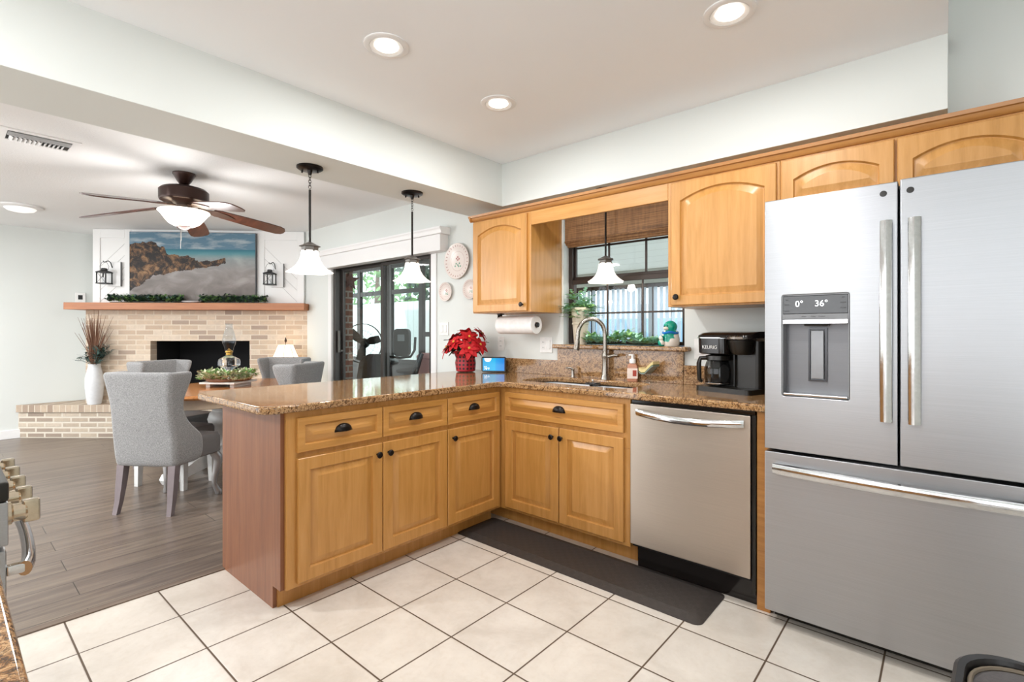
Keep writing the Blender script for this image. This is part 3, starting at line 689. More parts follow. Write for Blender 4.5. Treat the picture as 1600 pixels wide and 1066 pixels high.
# decorative plates on the wall
def wplate(c, r, label, seed):
    t = thing('decorative_plate', label, 'plate', c, 0, 'painted plates on the wall')
    F = frame((0, 0, 0), (1, 0, 0), (0, 0, 1), (0, -1, 0))
    pm = NT('painted plate'); cc = pm.n('ShaderNodeTexCoord'); ln = pm.n('ShaderNodeVectorMath'); ln.operation = 'LENGTH'; pm.l(cc.outputs['Object'], ln.inputs[0])
    rr = pm.math('DIVIDE', ln.outputs['Value'], r)
    ringk = pm.ramp(rr, [(.52, (0, 0, 0)), (.54, (1, 1, 1)), (.56, (0, 0, 0)), (.60, (0, 0, 0))])
    sp = pm.n('ShaderNodeSeparateXYZ'); pm.l(cc.outputs['Object'], sp.inputs[0])
    ang = pm.math('ARCTAN2', sp.outputs[2], sp.outputs[0]); tick = pm.ramp(pm.math('FRACT', pm.math('MULTIPLY', ang, 4.456)), [(.35, (0, 0, 0)), (.4, (1, 1, 1)), (.6, (1, 1, 1)), (.65, (0, 0, 0))])
    band = pm.ramp(rr, [(.80, (0, 0, 0)), (.82, (1, 1, 1)), (.90, (1, 1, 1)), (.92, (0, 0, 0))])
    a = pm.mix(pm.math('MULTIPLY', ringk, .6), 'E0D6D0', 'A9837A'); b = pm.mix(pm.math('MULTIPLY', pm.math('MULTIPLY', tick, band), .8), a, 'A0685C'); pm.base(b); pm.set(Roughness=.25)
    d = obj('dish', MB().lathe([(.0, .004), (r*.55, .004), (r*.68, .012), (r*.97, .022), (r, .024), (r*.985, .028), (r*.70, .017), (r*.55, .009), (0, .008)], seg=48, mat=F), pm.m, t, False)
    for cl, pts, nm in (('B06A66', [(0, .18), (.08, .10), (-.08, .12), (.0, .05)], 'painted_flower'), ('5E9478', [(.1, -.1), (-.1, -.1), (.0, -.16), (.16, -.22), (-.16, -.2), (.05, -.22)], 'painted_leaves')):
        mm = MB()
        for k, (x, z) in enumerate(pts): mm.lathe([(r*.055, .0085), (r*.05, .0093), (0, .0095)], (x*r*1.3, z*r*1.3, 0), 10, F)
        obj(nm, mm, plain(nm.replace('_', ' ')+' glaze', cl, .3), t, False)
wplate((-1.04, WY-.001, 1.855), .157, 'large pale painted plate on the wall left of the cabinets', 1)
wplate((-1.187, WY-.001, 1.595), .085, 'small painted plate on the wall below and left of the large one', 2)
wplate((-.875, WY-.001, 1.60), .085, 'small painted plate half hidden behind the edge of the left wall cabinet', 3)

# ---------------------------------------------------------------- pendants
def pendant(loc, top, zb, label):
    t = thing('pendant_light', label, 'pendant light', (loc[0], loc[1], zb), 0, 'bell shade pendants')
    h = top-zb
    c = obj('canopy', MB().lathe([(.072, h-.0005), (.072, h-.010), (.060, h-.018), (.015, h-.021), (.009, h-.045), (0, h-.048)]), 'bronze', t, False)
    m = MB(); m.tube([(.03, .03, h-.018), (.031, .031, h-.034)], .005, 8); m.tube([(-.03, -.03, h-.018), (-.031, -.031, h-.034)], .005, 8); obj('screws', m, 'bronze', t, False)
    m = MB()
    for i in range(5):
        z = h-.052-i*.0155
        ring = [((.0075*cos(a) if i % 2 else 0), (0 if i % 2 else .0075*cos(a)), z+.011*sin(a)) for a in [2*pi*k/12 for k in range(12)]]
        m.tube(ring, .0016, 6, closed=True)
    obj('chain', m, 'bronze', t, False)
    obj('rod', MB().cyl((0, 0, h-.13), (0, 0, .165), .0065), 'bronze', t, False)
    obj('cap', MB().lathe([(.008, .172), (.018, .168), (.036, .158), (.056, .150), (.058, .146), (.046, .143), (.044, .128), (.048, .122), (.052, .118), (.03, .116)], seg=6), 'greymetal', t, False)
    n = 48; rs = []
    for r, z, a in ((.040, .124, 0), (.046, .122, 0), (.047, .115, 0), (.049, .095, 0), (.056, .07, .001), (.070, .042, .003), (.090, .020, .006), (.108, .006, .009), (.118, .000, .011), (.116, -.003, .011), (.105, .003, .009), (.085, .018, .006), (.064, .045, .002), (.050, .08, 0)):
        rs.append([((r+a*cos(6*2*pi*i/n))*cos(2*pi*i/n), (r+a*cos(6*2*pi*i/n))*sin(2*pi*i/n), z) for i in range(n)])
    obj('shade', MB().rings(rs, cap0=False, cap1=False), 'shade', t, False)
    obj('bulb', MB().sphere((0, 0, .07), .018, 12, 8), 'led', t, False)
    light('pendant_lamp', 'POINT', (loc[0], loc[1], zb-.015), PEND_W, (1, .94, .85), .03)
pendant((-.557, -1.003), SZ, 1.578, 'left pendant light with lit bell shade hanging from the beam')
pendant((-.539, -.293), SZ, 1.580, 'pendant light hanging from the beam in front of the sliding door')
pendant((.484, .50), SZ, 1.568, 'pendant light with lit bell shade hanging in front of the kitchen window')

# ---------------------------------------------------------------- ceiling fan
t = thing('ceiling_fan', 'dark five blade ceiling fan with a lit glass bowl above the dining table', 'ceiling fan', (-2.30, -1.13, 0))
obj('canopy', MB().lathe([(.078, LZ-.0005), (.078, LZ-.012), (.066, LZ-.03), (.050, LZ-.06), (.034, LZ-.082), (.016, LZ-.088)]), 'fanbronze', t, False)
obj('rod', MB().cyl((0, 0, LZ-.083), (0, 0, 2.350), .012), 'fanbronze', t, False)
FZ = 2.24
obj('motor', MB().lathe([(.03, FZ+.125), (.11, FZ+.12), (.150, FZ+.108), (.168, FZ+.09), (.168, FZ+.025), (.162, FZ+.012), (.15, FZ+.006), (.10, FZ-.0), (.05, FZ-.02)], seg=40), 'fanbronze', t, False)
obj('light_fitting', MB().lathe([(.05, FZ-.02), (.055, FZ-.04), (.10, FZ-.052), (.10, FZ-.062), (.05, FZ-.064)], seg=32), plain('antique cream metal', '8E7C70', .35, .5), t, False)
obj('bowl', MB().lathe([(.135, FZ-.062), (.172, FZ-.064), (.176, FZ-.070), (.157, FZ-.09), (.13, FZ-.128), (.105, FZ-.158), (.07, FZ-.178), (.0, FZ-.185)], seg=40, cap0=False), 'shade_fan', t, False)
obj('finial', MB().lathe([(.048, FZ-.183), (.052, FZ-.190), (.028, FZ-.204), (.01, FZ-.208), (0, FZ-.212)]), 'fanbronze', t, False)
obj('pull_chain', MB().tube([(.02, -.03, FZ-.21), (.02, -.03, FZ-.36)], .0018, 6), 'greymetal', t, False)
obj('pull_chain', MB().tube([(-.035, -.01, FZ-.2), (-.035, -.01, FZ-.29)], .0018, 6), 'greymetal', t, False)
for k in range(5):
    a = R(72*k+82)
    F = Matrix.Rotation(a, 4, 'Z')
    tilt = Matrix.Translation((0, 0, FZ-.01)) @ Matrix.Rotation(R(9), 4, 'Y') @ Matrix.Rotation(R(-13), 4, 'X')
    outl = [(.20, -.045), (.26, -.062), (.45, -.073), (.62, -.078), (.70, -.074), (.735, -.055), (.75, -.02), (.75, .02), (.735, .055), (.70, .074), (.62, .078), (.45, .073), (.26, .062), (.20, .045)]
    b = obj('blade', MB().poly(outl, -.004, .004, mat=F @ tilt), 'blade', t, False)
    b['label'] = 'dark reddish wood blade'
    mb = MB().box(.09, .17, -.020, .020, -.012, -.004, .002); mb.poly([(.15, -.018), (.22, -.05), (.30, -.034), (.36, 0), (.30, .034), (.22, .05), (.15, .018)], -.010, -.0045, bev=.001)
    bmesh.ops.transform(mb.b, matrix=WM(t) @ F @ tilt, verts=mb.b.verts[:]); obj('blade_bracket', mb, plain('bronze bracket', '5A463C', .35, .6), b)
light('fan_lamp', 'POINT', (-2.30, -1.13, FZ-.33), FAN_W, WARM, .24)

t = thing('ceiling_vent', 'white metal air vent with curved louvres on the textured ceiling', 'air vent', (-2.215, -1.963, LZ), 0)
m = MB().poly([(-.15, -.19), (.14, -.19), (.14, .19), (-.15, .19)], -.008, -.0005, [[(-.105, -.15), (.10, -.15), (.10, .15), (-.105, .15)]]); obj('frame', m, 'white', t, False)
obj('duct_shade', MB().box(-.1045, .0995, -.1495, .1495, -.0035, -.0008), 'dark', t, False)  # flat near-black sheet stands for the shade behind the louvres
for i in range(7):
    y = -.135+i*.021
    obj('louvre', MB().rings([[(x, y+dy, z) for dy, z in ((0, -.004), (.008, -.013), (.016, -.018), (.016, -.0165), (.009, -.0115), (.002, -.004))] for x in (-.1, -.002)]), 'white', t, False)
for i in range(4):
    x = .015+i*.022
    obj('louvre', MB().rings([[(x+dx, y, z) for dx, z in ((0, -.004), (.008, -.013), (.014, -.018), (.014, -.0165), (.009, -.0115), (.002, -.004))] for y in (-.148, .148)]), 'white', t, False)
for i in range(6):
    y = .02+i*.021
    obj('louvre', MB().rings([[(x, y+dy, z) for dy, z in ((0, -.004), (-.008, -.013), (-.016, -.018), (-.016, -.0165), (-.009, -.0115), (-.002, -.004))] for x in (-.1, -.002)]), 'white', t, False)
for x, y, lb in ((-4.667, -1.851, 'small white dome light on the textured ceiling at far left'), (-2.2, -3.9, 'added unseen dome light over the near part of the dining area'), (-4.7, -4.3, 'added unseen dome light at the far corner of the dining area')):  # last two domes lie out of view, added to brighten the dining area
    t = thing('dome_ceiling_light', lb, 'ceiling light', (x, y, LZ))
    obj('rim', MB().lathe([(.17, -.0005), (.17, -.014), (.15, -.022), (.12, -.024)]), 'white', t, False)
    obj('lens', MB().lathe([(.12, -.022), (.10, -.045), (.05, -.058), (0, -.062)], cap0=False), emis('lit opal lens', 'FFFDF6', .55), t, False)
    light('dome_lamp', 'AREA', (x, y, LZ-.07), 3 if y > -2 else DOME_W, WARM, .25)

# ---------------------------------------------------------------- kitchen window
t = bpy.data.objects.new('window_1', None); COL.objects.link(t); t.location = (.525, .70, WZ0); t['kind'] = 'structure'
def fr(mb, x0, x1, y0, y1, z0, z1): mb.box(x0, x1, y0, y1, z0, z1, .002, 1)
m = MB(); fr(m, .077, .108, .665, .725, 1.149, 2.1); fr(m, .945, .973, .665, .725, 1.149, 2.1); fr(m, .108, .945, .665, .725, 2.07, 2.1); fr(m, .108, .945, .665, .725, 1.149, 1.160)
obj('window_frame', m, 'alum2', t)
m = MB(); fr(m, .108, .945, .692, .716, 1.600, 1.640)
for x in (.385, .665): fr(m, x, x+.014, .700, .712, 1.64, 2.07)
fr(m, .108, .945, .700, .712, 1.845, 1.859); fr(m, .108, .122, .692, .716, 1.64, 2.07); fr(m, .931, .945, .692, .716, 1.64, 2.07); obj('upper_sash', m, 'alum2', t)
m = MB(); fr(m, .108, .945, .668, .691, 1.585, 1.618); fr(m, .108, .120, .668, .691, 1.16, 1.585); fr(m, .933, .945, .668, .691, 1.16, 1.585); fr(m, .12, .933, .668, .691, 1.16, 1.175)
for x in (.388, .655): fr(m, x, x+.012, .674, .686, 1.175, 1.585)
fr(m, .12, .933, .674, .686, 1.364, 1.376); obj('lower_sash', m, 'alum2', t)
obj('glass', MB().box(.12, .933, .7045, .7075, 1.64, 2.07), 'pane', t); obj('glass', MB().box(.12, .933, .6785, .6815, 1.175, 1.585), 'pane', t)
bm_ = NT('woven bamboo'); v = bm_.coord((1, 1, 1)); n1 = bm_.noise(bm_.coord((2, 2, 190)), 1.2, 3, .6); n2 = bm_.noise(bm_.coord((26, 26, 3)), 2, 2)
bm_.base(bm_.mix(.3, bm_.ramp(n1, [(.3, '4A3220'), (.5, '8A6542'), (.7, 'B0855A')]), bm_.ramp(n2, [(.4, '5A3F2A'), (.6, '9A7048')]))); bm_.set(Roughness=.7); bm_.bump(n1, .5, .002)
t = thing('bamboo_shade', 'brown woven bamboo roman shade raised at the top of the kitchen window', 'window shade', (.52, .62, 1.85))
m = MB(); m.rings([[(x, y, z) for y, z in ((.612, 2.115), (.612, 1.885), (.604, 1.880), (.600, 1.90), (.600, 2.115))] for x in (.088, .966)]); obj('woven_panel', m, bm_.m, t)
m = MB()
for j, (y, z) in enumerate(((.590, 1.885), (.584, 1.868), (.590, 1.852))): m.rings([[(x, y+.012*cos(a), z+.011*sin(a)) for a in [2*pi*i/10 for i in range(10)]] for x in (.100+.012*j, .966-.008*j)])
obj('bottom_fold', m, bm_.m, t)
obj('pull_cord', MB().tube([(.895, .589, 1.88), (.895, .589, 1.25)], .0018, 6), 'fanbronze', t)

# plants and figurine on the ledge
def sprig(m, p, d, L, W, n, rng, up=.25):
    p = Vector(p); d = Vector(d).normalized()
    for i in range(n):
        q = p+d*L*i/n; a = rng.uniform(0, 2*pi); m.leaf(q, d*.5+Vector((cos(a), sin(a), up)), W*rng.uniform(.7, 1.15), W*.62, (0, 0, 1), .2, .1)
LZ0 = 1.148
t = thing('potted_ivy', 'cream tall pot of trailing variegated ivy at the left end of the window ledge', 'potted plant', (.235, .595, LZ0))
t.location = (.222, .60, LZ0)
obj('pot', MB().lathe([(.042, 0), (.045, .006), (.056, .14), (.060, .142), (.060, .152), (.057, .156), (.064, .235), (.068, .237), (.066, .262), (.058, .262), (.055, .235)], cap1=False), 'cream', t, False)
obj('soil', MB().lathe([(.055, .240), (0, .242)]), 'dark', t, False)
rng = random.Random(11)
for nm, mt, cnt in (('foliage', 'green3', 46), ('foliage', 'green2', 36)):
    m = MB()
    for i in range(cnt):
        a = rng.uniform(0, 2*pi); r = rng.uniform(.02, .15); z = .25+rng.uniform(0, .10)-(r > .1)*.06
        sprig(m, (r*.5*cos(a), r*.5*sin(a)*.7, z-.02), (cos(a)*r*1.3, sin(a)*r*.8-.01, rng.uniform(-.03, .07)), rng.uniform(.05, .10), .040, 6, rng)
    obj(nm, m, mt, t, False)
m = MB()
for i in range(14):
    a = i*.45; m.tube([(.02*cos(a), .02*sin(a), .235), (.06*cos(a), .04*sin(a), .30), (.10*cos(a), .05*sin(a), .26)], .0015, 5)
obj('stems', m, 'green2', t, False)
t = thing('succulent_garland', 'low blue green succulent garland lying along the window ledge', 'garland', (.54, .60, LZ0))
rng = random.Random(5)
for nm, mt, cnt in (('foliage', 'green3', 120), ('foliage', 'green2', 60)):
    m = MB()
    for i in range(cnt):
        x = rng.uniform(-.26, .27); k = .6+.4*sin(x*19+1)
        sprig(m, (x, rng.uniform(-.035, .035), .012+rng.uniform(0, .058)*k), (rng.uniform(-1, 1), rng.uniform(-1, .6), rng.uniform(.0, .9)), .04, .038, 4, rng, .5)
    obj(nm, m, mt, t, False)
obj('stem', MB().tube([(-.26, 0, .006), (-.1, .01, .008), (.1, -.01, .006), (.27, 0, .006)], .004, 6), 'green', t, False)
t = thing('ceramic_figurine', 'turquoise and white glazed figurine with blue scarf at the right end of the window ledge', 'figurine', (.885, .60, LZ0), R(20))
cm = NT('turquoise and white glaze'); v = cm.coord(); cm.base(cm.ramp(cm.noise(v, 16, 1, .4), [(.40, '0E8E78'), (.46, '1FA88E'), (.475, 'E6DED2'), (.60, 'E6DED2')], 'LINEAR')); cm.set(Roughness=.12)
obj('body', MB().lathe([(.046, 0), (.054, .01), (.056, .04), (.050, .075), (.038, .10)], sy=.8), cm.m, t, False)
hd = obj('head', MB().sphere((0, -.004, .122), .041, 20, 14, (1, .85, .92)), plain('turquoise glaze', '139A82', .12), t, False)
obj('muzzle', MB().sphere((-.022, -.026, .112), .017, 12, 8, (1.2, .8, .7)), plain('cream glaze', 'E4D8C8', .15), t, False)
obj('scarf', MB().tube([(.042*cos(a), .034*sin(a)-.002, .084+.004*sin(3*a)) for a in [2*pi*i/16 for i in range(16)]], .009, 8, closed=True), plain('blue glaze', '1B6FC0', .12), t, False)
m = MB().sphere((-.052, -.03, .022), .022, 14, 10, (1, .9, 1)).sphere((-.052, -.034, .052), .017, 14, 10); obj('small_figure', m, cm.m, t, False)
m = MB().sphere((-.016, -.036, .126), .004, 8, 6).sphere((-.034, -.030, .126), .004, 8, 6); obj('eyes', m, 'gloss', t, False)
# ---------------------------------------------------------------- refrigerator
FX0, FX1, FXM, FY = 1.597, 2.506, 2.052, -.082
t = thing('refrigerator', 'large stainless steel french door refrigerator with bottom freezer and water dispenser', 'refrigerator', (2.05, .2, 0))
obj('case', MB().box(FX0+.004, FX1-.004, -.003, .575, .045, 1.775, .004), plain('dark grey fridge case', '2B2B2C', .5), t)
obj('kick_grille', MB().box(FX0+.02, FX1-.02, .0, .03, .005, .044, .002), 'black', t)
obj('hinge_cover', MB().box(FXM-.012, FXM+.012, -.02, .04, 1.7755, 1.79, .003), 'greymetal', t)
for x in (FX0+.05, FX1-.05): obj('foot', MB().cyl((x, .05, 0), (x, .05, .045), .018), 'black', t)
DX0, DX1, DZ0, DZ1 = 1.664, 1.900, .972, 1.391
def vslab(x0, x1, z0, z1, y0, y1, holes=()):
    return MB().poly([(x0, z0), (x1, z0), (x1, z1), (x0, z1)], 0, y1-y0, holes, mat=Matrix(((1, 0, 0, 0), (0, 0, 1, y0), (0, 1, 0, 0), (0, 0, 0, 1))), bev=.004)
dl = obj('door', vslab(FX0, FXM-.003, .744, 1.794, FY, -.008, [rrect(DX0, DX1, DZ0, DZ1, .008, 3)]), 'steel', t); dl['label'] = 'left door with ice and water dispenser'
dr = obj('door', MB().box(FXM+.003, FX1, FY, -.008, .744, 1.800, .005), 'steel', t); dr['label'] = 'right door'
fz = obj('freezer_drawer', MB().box(FX0, FX1, FY, -.008, .055, .732, .005), 'steel', t)
def bar(x, side, parent):
    m = MB(); w_ = .019
    P = [(z, -.030-.020*sin(pi*(z-.905)/.745)) for z in [.905+.745*i/14 for i in range(15)]]
    rs = []
    for z, d in P: rs.append([(x-w_+.004, FY+d+.0, z), (x-w_, FY+d+.006, z), (x-w_+.002, FY+d+.014, z), (x+w_-.002, FY+d+.014, z), (x+w_, FY+d+.006, z), (x+w_-.004, FY+d, z), (x, FY+d-.006, z)])
    m.rings(rs)
    for z in (.925, 1.63): m.box(x-.012, x+.012, FY-.028, FY-.0005, z-.015, z+.015, .003)
    return obj('handle', m, 'chrome', parent)
bar(2.016, -1, dl); bar(2.098, 1, dr)
m = MB(); rs = []
for i in range(21):
    x = 1.635+(2.47-1.635)*i/20; d = -.028-.030*sin(pi*i/20); z = .668
    rs.append([(x, FY+d+yy, z+zz) for yy, zz in ((0, -.022), (-.006, -.012), (-.008, .004), (-.002, .019), (.006, .022), (.013, .016), (.013, -.016), (.007, -.022))])
m.rings(rs)
for x in (1.655, 2.45): m.box(x-.016, x+.016, FY-.026, FY-.0005, .656, .68, .003)
obj('handle', m, 'chrome', fz)
for p, x in ((dl, 2.006), (dr, 2.085)): obj('badge', MB().lathe([(.0115, 0), (.011, .002), (0, .0025)], mat=UX(x, 1.755, FY)), 'black', p)
# dispenser
dp = obj('dispenser', MB().box(DX0+.001, DX1-.001, FY+.060, FY+.066, DZ0+.001, DZ1-.001), steel('dispenser grey', '7C7D80', .4), t)
m = MB(); 
for a in ((DX0+.0005, DX0+.004, DZ0+.004, DZ1-.004), (DX1-.004, DX1-.0005, DZ0+.004, DZ1-.004)): m.box(a[0], a[1], FY+.001, FY+.060, a[2], a[3])
m.box(DX0+.004, DX1-.004, FY+.001, FY+.060, DZ1-.004, DZ1-.0005); obj('liner', m, plain('dispenser liner grey', '7D7E80', .35, .3), dp)
cp = obj('control_panel', MB().box(DX0+.004, DX1-.004, FY+.001, FY+.012, 1.312, 1.386, .002, 1), plain('dark control glass', '4A4B4D', .15), dp)
obj('button_strip', MB().box(DX0+.004, DX1-.004, FY+.000, FY+.013, 1.290, 1.311, .001, 1), plain('grey button strip', '77787A', .3), dp)
obj('lip', MB().rings([[(x, FY+y, z) for y, z in ((-.006, 1.272), (-.002, 1.289), (.058, 1.289), (.058, 1.280))] for x in (DX0+.005, DX1-.005)]), 'steel', dp)
led = emis('white display digits', 'F4F8FF', 1.1)
text('temperature_digits', '0°', .034, led, cp, UX(1.728, 1.352, FY+.0006) , .0003)
text('temperature_digits', '36°', .034, led, cp, UX(1.806, 1.352, FY+.0006), .0003)
for x, z, s in ((1.683, 1.370, 'ICE'), (1.683, 1.350, 'LIGHT'), (1.683, 1.324, 'LOCK'), (1.880, 1.374, 'SET'), (1.880, 1.354, 'DOOR'), (1.880, 1.333, 'FILTER'), (1.745, 1.301, 'Water'), (1.778, 1.301, 'Cubes'), (1.808, 1.301, 'Crushed')):
    text('button_text', s, .0065, 'dark', cp, UX(x, z, FY-.0004 if z < 1.31 else FY+.0006), .0003)
obj('chute', MB().box(1.742, 1.828, FY+.012, FY+.058, 1.262, 1.2715, .004), 'black', dp)
obj('paddle', MB().box(1.762, 1.808, FY+.040, FY+.050, 1.045, 1.245, .004), plain('grey paddle', '8C8D8F', .25, .3), dp)
obj('paddle_frame', MB().poly([(1.752, 1.035), (1.818, 1.035), (1.818, 1.255), (1.752, 1.255)], 0, .012, [[(1.758, 1.041), (1.812, 1.041), (1.812, 1.249), (1.758, 1.249)]], mat=Matrix(((1, 0, 0, 0), (0, 0, 1, FY+.047), (0, 1, 0, 0), (0, 0, 0, 1)))), 'chrome_dark', dp)
obj('drip_tray', MB().box(DX0+.006, DX1-.006, FY-.003, FY+.058, DZ0+.003, DZ0+.014, .003), 'chrome', dp)

# ---------------------------------------------------------------- dishwasher
t = thing('dishwasher', 'stainless steel dishwasher with bowed bar handle left of the refrigerator', 'dishwasher', (1.23, .25, 0))
obj('tub', MB().box(.932, 1.540, .012, .57, .11, .880, .003), 'dark', t)
d = obj('door', MB().box(.934, 1.524, -.022, .011, .132, .863, .005), 'steel_dw', t)
obj('control_edge', MB().box(.936, 1.540, -.008, .0115, .8645, .8815, .002), 'gloss', t)
obj('side_gasket', MB().box(1.5255, 1.5425, -.004, .0115, .06, .864, .001, 1), 'black', t)
obj('kick_plate', MB().box(.950, 1.538, .035, .06, .0, .128, .003), 'gloss', t)
m = MB(); rs = []
for i in range(21):
    s = i/20; x = .975+(1.500-.975)*s; dd = -.022-.012-.040*sin(pi*s)**.7; h_ = .017
    rs.append([(x, dd+yy, .825-.012*sin(pi*s)+zz) for yy, zz in ((0, -h_), (-.007, -h_*.5), (-.008, .3*h_), (-.002, h_), (.006, h_), (.010, .3*h_), (.010, -.6*h_))])
m.rings(rs)
for x in (.985, 1.488): m.box(x-.010, x+.010, -.036, -.0225, .818, .838, .003)
obj('handle', m, 'chrome', d)

# ---------------------------------------------------------------- floor mat
def mat_ring(k, z): return [(x, y, z) for x, y in rrect(-.10+k, 1.405-k, -.305+k, .031-k, .035)]
m = MB().rings([mat_ring(0, .0005), mat_ring(0, .004), mat_ring(.045, .017), mat_ring(.055, .018)])
tag(obj('kitchen_mat', m, 'mat'), 'long dark cushioned kitchen mat in front of the sink and dishwasher', 'floor mat')

# ---------------------------------------------------------------- bar stool at lower right
t = thing('bar_stool', 'black stool with padded seat at the lower right in front of the refrigerator', 'stool', (2.42, -1.28, 0), R(-4))
def sring(k, z): return [(x, y, z) for x, y in rrect(-.235+k, .235-k, -.20+k, .20-k, .085, 8)]
obj('seat_shell', MB().rings([sring(.02, .575), sring(.0, .585), sring(0, .615), sring(.006, .622), sring(.016, .622), sring(.020, .600)], cap1=True), plain('black stool plastic', '1C1A1A', .35), t, False)
o = obj('seat_pad', MB().rings([sring(.021, .601), sring(.021, .606), sring(.035, .613), sring(.12, .610)]), fabric('dark brown seat pad', '2A2424', '3D3534', .6), t, False)
obj('piping', MB().tube(sring(.024, .611), .004, 6, closed=True), plain('tan piping', '6E6252', .6), t, False)
for sx in (-1, 1):
    for sy in (-1, 1): obj('leg', MB().tube([(sx*.20, sy*.17, 0), (sx*.15, sy*.12, .576)], [.012, .015], 10), 'iron', t, False)

# ---------------------------------------------------------------- range and near counter
t = thing('range', 'stainless steel kitchen range with a row of five silver knobs at the left edge', 'stove', (.22, -2.63, 0))
obj('body', MB().box(-.165, .604, -2.96, -2.325, .05, .905, .004), 'chrome_dark', t)
obj('cooktop', MB().box(-.168, .606, -2.965, -2.33, .9055, .918, .003), 'gloss', t)
obj('control_panel', MB().box(-.165, .604, -2.324, -2.297, .762, .860, .004), 'steel', t)
obj('panel_end_cap', MB().box(-.168, .606, -2.335, -2.296, .8605, .905, .006), 'black', t)
ov = obj('oven_door', MB().box(-.162, .601, -2.324, -2.300, .24, .752, .005), 'steel', t)
obj('warming_drawer', MB().box(-.162, .601, -2.324, -2.300, .07, .23, .005), 'steel', t)
m = MB(); m.tube([(-.155+(.75*i/20), -2.270-.022*0+.026*sin(pi*i/20)**.6, .700) for i in range(21)], .013, 12, flat=1.3); m.box(-.15, -.13, -2.298, -2.27, .69, .712, .003); m.box(.575, .595, -2.2995, -2.26, .69, .712, .003)
obj('handle', m, 'chrome', ov)
kc = steel('warm silver knob', 'CDBFA9', .2, 'n')
for i, x in enumerate((.505, .36, .215, .07, -.075)):
    k = obj('knob', MB().lathe([(.027, 0), (.027, .010), (.021, .014), (.021, .034), (.018, .038), (0, .039)], mat=frame((x, -2.2965, .808), (-1, 0, 0), (0, 0, 1), (0, 1, 0))), kc, t)
    mb = MB().box(x-.012, x+.012, -2.268, -2.236, .781, .835, .005); obj('grip', mb, kc, k)
tag(obj('countertop', MB().box(.612, 2.75, -2.97, -2.347, CT0, CT1, .010, 3), 'granite'), 'granite counter edge at the lower left corner beside the range', 'countertop')
tag(obj('base_cabinet', MB().box(.62, 2.70, -2.95, -2.385, .10, .884, .002, 1).box(.62, 2.70, -2.95, -2.45, 0, .10), 'maple'), 'maple base cabinet under the near counter beside the range', 'cabinet')

# ---------------------------------------------------------------- sliding door and cornice
t = bpy.data.objects.new('door_1', None); COL.objects.link(t); t.location = ((SX0+SX1)/2, .66, 0); t['kind'] = 'structure'
m = MB(); 
for a in ((SX0+.002, SX0+.045, .61, .735, 0.0, SLZ-.002), (SX1-.040, SX1-.002, .61, .735, 0.0, SLZ-.002), (SX0+.045, SX1-.04, .61, .735, SLZ-.035, SLZ-.002), (SX0+.045, SX1-.04, .61, .735, 0.0, .02)): m.box(*a, .002, 1)
obj('frame', m, 'alum', t)
def slider(name, x0, x1, y):
    m = MB()
    for a in ((x0, x0+.045, y, y+.03, .022, SLZ-.037), (x1-.045, x1, y, y+.03, .022, SLZ-.037), (x0+.045, x1-.045, y, y+.03, SLZ-.07, SLZ-.037), (x0+.045, x1-.045, y, y+.03, .022, .09)): m.box(*a, .003, 1)
    p = obj(name, m, 'alum', t); obj('glass', MB().box(x0+.045, x1-.045, y+.012, y+.016, .09, SLZ-.07), 'pane', p); return p
slider('sliding_panel', -2.27, SX1-.042, .64); slider('sliding_panel', -3.113, -2.215, .685)
obj('handle', MB().box(-3.095, -3.08, .63, .655, 1.0, 1.25, .003).box(-3.105, -3.07, .655, .684, 1.01, 1.03, .002), 'greymetal', t)
m = MB()
m.box(-3.36, -1.17, .50, .598, 1.955, 2.10, .003); m.rings([[(x, y, z) for y, z in ((.598, 2.1005), (.50, 2.1005), (.488, 2.105), (.482, 2.13), (.470, 2.145), (.470, 2.160), (.598, 2.160))] for x in (-3.39, -1.14)])
tag(obj('cornice_box', m, 'white'), 'white wooden cornice box above the sliding glass door', 'cornice')
struct('trim_2', MB().box(-1.398, -1.325, .586, .5995, 0, 1.954, .003).box(-3.235, -3.163, .586, .5995, 0, 1.954, .003), 'white', 'white casing beside the sliding door')

# ---------------------------------------------------------------- fireplace, local x along the face, front is -y
FO = (-4.663, -.310, 0)
t = thing('fireplace', 'corner fireplace of pale brick with wood mantel and white panelling above', 'fireplace', FO, R(45))
FB = (-.551, .602, .36, 1.127)
m = MB().poly([(-1.287, 0), (1.287, 0), (1.287, 1.495), (-1.287, 1.495)], 0, .12, [[(FB[0], FB[2]), (FB[1], FB[2]), (FB[1], FB[3]), (FB[0], FB[3])]], mat=Matrix(((1, 0, 0, 0), (0, 0, 1, 0), (0, 1, 0, 0), (0, 0, 0, 1))))
obj('brick_surround', m, 'brick', t, False)
m = MB(); m.box(FB[0]-.10, FB[0]-.001, .121, .60, .30, 1.25); m.box(FB[1]+.001, FB[1]+.1, .121, .60, .30, 1.25); m.box(FB[0]-.1, FB[1]+.1, .60, .68, .30, 1.25); m.box(FB[0], FB[1], .121, .60, 1.13, 1.25); m.box(FB[0], FB[1], .121, .60, .30, .37)
o = obj('firebox', m, plain('near black brick', '0C0D10', .9), t, False)  # one near-black colour covers the whole firebox
obj('mantel', MB().box(-1.385, 1.315, -.20, .12, 1.4965, 1.578, .004), 'mantel', t, False)
m = MB().box(-1.20, 1.25, .0, .12, 1.5785, LZ-.002)
pn = obj('upper_panel', m, 'shiplap', t, False)
gm = plain('pale groove', 'C9C9C7', .6)
